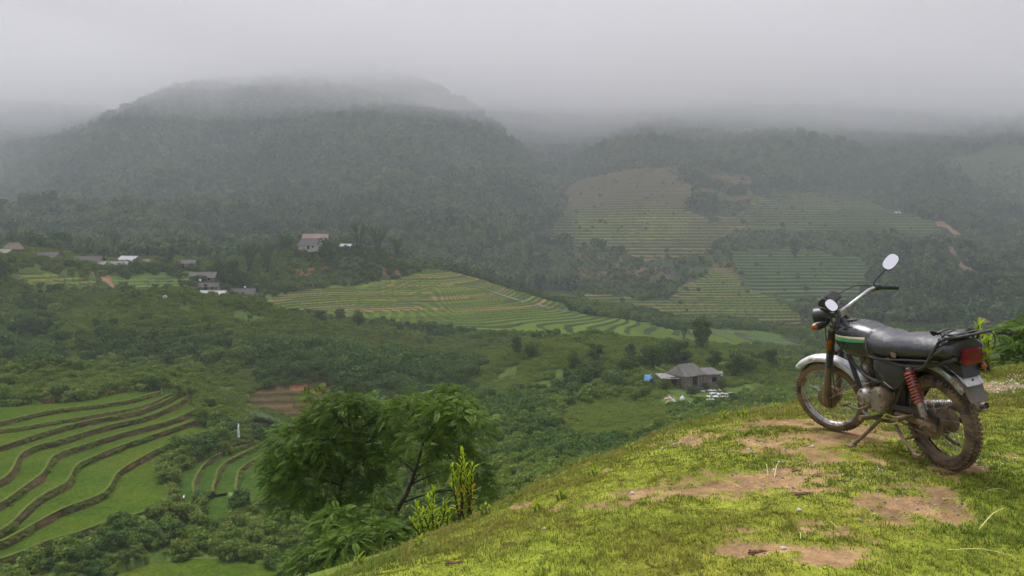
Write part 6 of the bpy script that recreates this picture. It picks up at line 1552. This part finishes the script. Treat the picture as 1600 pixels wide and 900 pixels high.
# stream and orange paths draped on the land
def drape(name, pts, width, mat, label, kind='structure', lift=.25, n=60):
    p = np.array(pts, float); s = np.linspace(0, len(p) - 1, n); u_ = np.interp(s, range(len(p)), p[:, 0]); v_ = np.interp(s, range(len(p)), p[:, 1]); d_ = np.interp(s, range(len(p)), p[:, 2])
    X_, Y_ = [], []
    for a_, b_, c_ in zip(u_, v_, d_):      # where the sight line meets the slope
        dd_ = np.arange(c_ * .86, c_ * 1.2, 1.0); xx, yy, zz = P(a_, b_, dd_); k = np.argmax(zz <= hgt(xx, yy)); X_.append(xx[k]); Y_.append(yy[k])
    k = np.ones(5) / 5; X_ = np.convolve(np.pad(X_, 2, mode='edge'), k, 'valid'); Y_ = np.convolve(np.pad(Y_, 2, mode='edge'), k, 'valid')
    t = np.stack([np.gradient(X_), np.gradient(Y_)], 1); t /= np.linalg.norm(t, axis=1)[:, None] + 1e-9; rows = []
    for o_ in (-1, -.5, 0, .5, 1):
        wv = width * (.7 + .6 * vnoise(np.arange(n) * .4, np.zeros(n), 3)) / 2; xx = X_ + t[:, 1] * wv * o_; yy = Y_ - t[:, 0] * wv * o_; rows.append(np.stack([xx, yy, hgt(xx, yy) + lift * (1 - .7 * abs(o_))], 1))
    b = MB()
    for q in range(4): strip(rows[q], rows[q + 1], b)
    o = b.build(name, mat); return tag(o, label, name, kind=kind)
M_path = surf('orange_track', (.36,.22,.14), (.28,.16,.10), .95, scale=.3, spec=.1)
drape('path', [(1462,350,650),(1478,355,640),(1500,370,625)], 4.5, M_path, 'orange earth track, upper stretch on the right slope', lift=1.2)
drape('path', [(1486,386,600),(1488,400,585),(1500,415,570),(1525,430,560)], 4.5, M_path, 'orange earth track, middle stretch on the right slope', lift=1.2)
drape('path', [(1490,448,540),(1500,458,530),(1525,471,520)], 3.5, M_path, 'orange earth track, lower stretch on the right slope', lift=1.2)
drape('path', [(1532,498,440),(1550,510,430),(1562,514,425)], 3, M_path, 'orange earth track, lowest stretch above the edge tree', lift=1.0)
drape('path', [(140,424,330),(155,432,322),(168,440,316),(176,448,308),(180,452,300)], 2.2, M_path, 'orange footpath from the hamlet down between the fields', lift=.4)
M_stream = surf('stream_water', (.16,.17,.16), (.10,.11,.10), .12, scale=1)
drape('stream', [(740,445,440),(800,466,420),(880,486,405),(960,496,400),(1060,512,395),(1180,528,360),(1260,540,345)], 3.5, M_stream, 'narrow stream winding past the flat rice fields', lift=.15)

# ------------------------------------------------------------------ single trees that stand out
tree_src = []
def make_tree(name, seed, r, h, n, ls, mat, lobes=7, trunk_h=.42, up=.5, rs=.5):
    g = np.random.default_rng(seed); root = bpy.data.objects.new(name, None)
    lb = rand_lobes(lobes, r, h, seed, .75, rs, trunk_h); v, q, c = foliage(n, lb, ls, seed + 1, .2, up, 1.8); b = MB()
    b.tube([(0, 0, -.08 * h), (.02 * h, 0, .2 * h), (0, .02 * h, .45 * h), (0, 0, .75 * h)], [.028 * h, .022 * h, .016 * h, .006 * h], 8)
    for l in lb[1:]: b.tube([(0, 0, h * .3), (l[0] * .5, l[1] * .5, (h * .3 + l[2]) / 2 + .03 * h), (l[0], l[1], l[2])], [.013 * h, .009 * h, .004 * h], 6)
    return (mesh_np('crown', v, q, None, [mat], c), b.mesh('trunk', M_twig))
M_treeA = leaf_mat('tree_leaf', (.085,.145,.024), (.115,.175,.032), .35); M_treeB = leaf_mat('dark_tree_leaf', (.050,.098,.022), (.070,.120,.028), .3); M_bamboo = leaf_mat('bamboo_leaf', (.075,.145,.045), (.095,.165,.05), .35)
TM = [make_tree('tree', 301, .40, 1, 1500, .075, M_treeA), make_tree('tree', 302, .36, 1, 1500, .075, M_treeB), make_tree('tree', 303, .30, 1, 1300, .08, M_treeA, 6, .3), make_tree('tree', 304, .50, .85, 1700, .075, M_treeB, 9, .3), make_tree('tree', 305, .42, 1, 1100, .085, M_bamboo, 8, .35, .2, .38)]
# bamboo: arching culms from one root
def bamboo_mesh(seed):
    g = np.random.default_rng(seed); b = MB(); lb = []
    for k in range(16):
        a_ = g.random() * 6.28; q = .10 + .32 * g.random(); hh = .7 + .3 * g.random(); p = [(q * .15 * math.cos(a_), q * .15 * math.sin(a_), -.03), (q * .35 * math.cos(a_), q * .35 * math.sin(a_), hh * .5), (q * .7 * math.cos(a_), q * .7 * math.sin(a_), hh * .85), (q * 1.05 * math.cos(a_), q * 1.05 * math.sin(a_), hh * .95)]
        b.tube(bez(p, 4), .006, 5)
        for t in (1.2, 1.7, 2.2, 2.7, 3.0): i = min(int(t), 2); f = t - i; c_ = Vector(p[i]).lerp(Vector(p[min(i + 1, 3)]), f); lb.append((c_.x, c_.y, c_.z, .055, .055, .10))
    v, q, c = foliage(2000, lb, .055, seed + 5, .5, .2, 4.0, shell=.2); return (mesh_np('crown', v, q, None, [M_bamboo], c), b.mesh('culms', M_twig))
BM = [bamboo_mesh(1), bamboo_mesh(2)]
def put_tree(k, u, v, d, hh, label, group=None, name='tree', cat='tree', wide=1.0, spot=None):
    me = (TM + BM)[k]; x, y, z = spot or gp(u, v, d); root = empty(name, (x, y, z - .02 * hh), random.random() * 6.28); root.scale = (hh * wide, hh * wide, hh); tag(root, label, cat, group)
    link('crown', me[0], root); link('culms' if k >= len(TM) else 'trunk', me[1], root); return root
put_tree(5, 1069, 534, 275, 6.0, 'blue green bamboo clump at the left edge of the flat green field', name='bamboo', cat='bamboo')
put_tree(2, 1096, 548, 200, 8.5, 'tall thin crowned tree on the grassy rise behind the farmhouse')
for (k, u, v, d, hh, lb) in [(3, 1040, 573, 158, 6.4, 'dark spreading tree behind the left of the farmhouse roof'), (1, 1062, 572, 160, 5.8, 'dark tree right behind the peak of the farmhouse roof'), (1, 1117, 577, 160, 4.0, 'dark round tree behind the right of the lean-to shed'),
   (3, 1018, 578, 155, 6.0, 'bushy tree left of the porch'), (0, 982, 594, 154, 5.4, 'olive tree above the blue tarpaulin'), (1, 1150, 592, 152, 5.4, 'dark tree to the right of the blue barrel'), (0, 1166, 584, 158, 4.0, 'light tree farther right of the blue barrel'),
   (3, 1080, 619, 137, 2.4, 'broad bush between the farmhouse and the plastic sheets'), (1, 1102, 609, 140, 1.5, 'low dark bush before the long timber wing'), (0, 1040, 612, 138, 2.6, 'olive bush on the path below the porch'), (0, 1128, 610, 140, 2.6, 'light bush above the right end of the plastic sheets'),
   (1, 1205, 572, 172, 3.6, 'small dark tree on the slope above the stakes'), (3, 920, 590, 160, 3.6, 'round bush alone on the open slope left of the farm'), (0, 895, 575, 165, 4.0, 'upright light tree on the open slope, uppermost left of the farm'), (1, 932, 566, 172, 4.0, 'thin dark tree on the open slope above the round bush'),
   (1, 986, 562, 178, 3.6, 'dark tree low behind the open slope'), (0, 830, 560, 182, 3.8, 'light tree at the left shoulder of the open slope'), (2, 808, 556, 186, 5.0, 'slender tree on the skyline of the grassy hill'), (1, 1262, 570, 200, 4.0, 'dark tree seen just left of the front fender'),
   (1, 1125, 543, 215, 5.0, 'dark tree beyond the thin crowned tree'), (1, 1140, 546, 215, 4.6, 'dark tree second beyond the thin crowned tree'), (3, 1155, 550, 212, 4.0, 'low dark tree right beyond the thin crowned tree'), (0, 1112, 541, 220, 5.4, 'light tree leaning behind the thin crowned tree')]:
    put_tree(k, u, v, d, hh, lb)
for (k, u, v, d, hh, lb) in [(5, 560, 392, 420, 15, 'large bamboo clump at the left of the knoll crest grove'), (6, 590, 395, 425, 16, 'large bamboo clump in the middle of the knoll crest grove'), (5, 620, 402, 428, 12, 'lower bamboo clump at the right end of the knoll crest grove'),
   (3, 515, 408, 395, 13, 'dark round tree hiding the end of the gabled house'), (0, 475, 384, 418, 10, 'tree on the slope left behind the gabled house'), (0, 448, 396, 410, 11, 'light tree at the left rim of the knoll top'), (6, 390, 422, 372, 14, 'big bamboo clump on the left flank of the knoll'), (5, 418, 424, 372, 13, 'big bamboo clump right of the other on the left flank'),
   (1, 365, 445, 352, 11, 'dark tree over the mossy grey roof'), (0, 378, 450, 345, 7, 'light round tree above the slate dark roof'), (1, 352, 452, 340, 9, 'dark tree left above the slate dark roof'), (3, 340, 432, 360, 8, 'dark tree by the bare earth of the knoll foot'), (6, 535, 384, 430, 12, 'bamboo clump behind the small white tin roof'),
   (3, 215, 424, 326, 5, 'round hedge tree in front of the bright white roof'), (3, 190, 427, 322, 4.5, 'round hedge tree in front of the long pale roof'), (3, 240, 424, 328, 4.5, 'round hedge tree right of the bright white roof'), (1, 8, 440, 292, 9, 'dark tree at the left edge under the shelter'),
   (1, 262, 420, 352, 7, 'tree between the bright white and the lone grey roof'), (1, 60, 400, 345, 9, 'dark tree behind the drooping roof'), (2, 1242, 402, 590, 14, 'tall lone tree in the middle of the far terraces'), (1, 938, 248, 900, 20, 'tall dark tree standing out at the head of the ravine'),
   (3, 45, 520, 225, 6, 'round tree in the hollow left of the scrubby hill'), (1, 70, 528, 222, 5.5, 'dark tree in the hollow beside the scrubby hill'), (3, 20, 528, 228, 6, 'tree in the hollow close to the left edge'), (0, 560, 500, 262, 6.5, 'light crowned tree on the shoulder of the scrubby hill'),
   (0, 530, 500, 262, 5.5, 'pale green tree on the shoulder beside the light crowned one'), (1, 500, 498, 256, 5, 'dark tree on the shoulder, leftmost of the three'), (2, 672, 528, 262, 6, 'pointed dark tree against the striped fields'), (3, 620, 520, 268, 5, 'round dark tree against the striped fields')]:
    put_tree(k, u, v, d, hh, lb, name='bamboo' if k >= 5 else 'tree', cat='bamboo' if k >= 5 else 'tree')
# corn patch on the right slope of the near spur
cv, cq, cc = [], [], []; o_ = 0; g = np.random.default_rng(9); NCN = 2600
uu = 398 + 84 * g.random(NCN); top_ = 636 + (uu - 398) * .62; vv = top_ + 8 + (16 + (uu - 398) * .25) * g.random(NCN)
dd_ = 118 + 14 * g.random(NCN); x, y, _ = P(uu, vv, dd_); z = hgt(x, y)
corn = []
for k in range(3):
    n_ = 16; gg = np.random.default_rng(k); a_ = gg.random(n_) * 6.28; zz = .25 + .7 * gg.random(n_); t = unit(np.stack([np.cos(a_), np.sin(a_), .5 + .5 * gg.random(n_)], 1)); nr = unit(np.cross(t, np.stack([-np.sin(a_), np.cos(a_), 0 * a_], 1)))
    v, q = leaf_quads(np.stack([.12 * np.cos(a_), .12 * np.sin(a_), zz], 1), nr, t, np.full(n_, .42), np.full(n_, .08)); corn.append(mesh_np('corn_stalk', v, q, None, [M_corn] if k else [leaf_mat('corn_leaf', (.16,.23,.10), (.13,.20,.07), .35)], np.ones((4 * n_, 3)) * (.8 + .3 * gg.random())))
    if k == 0: M_corn = corn[0].materials[0]
scatter('corn', np.stack([x, y, z - .02], 1), 1.5 + .6 * g.random(NCN), g.integers(0, 3, NCN), corn, 'pale green corn crop on the flank right of the terraces', 'corn')
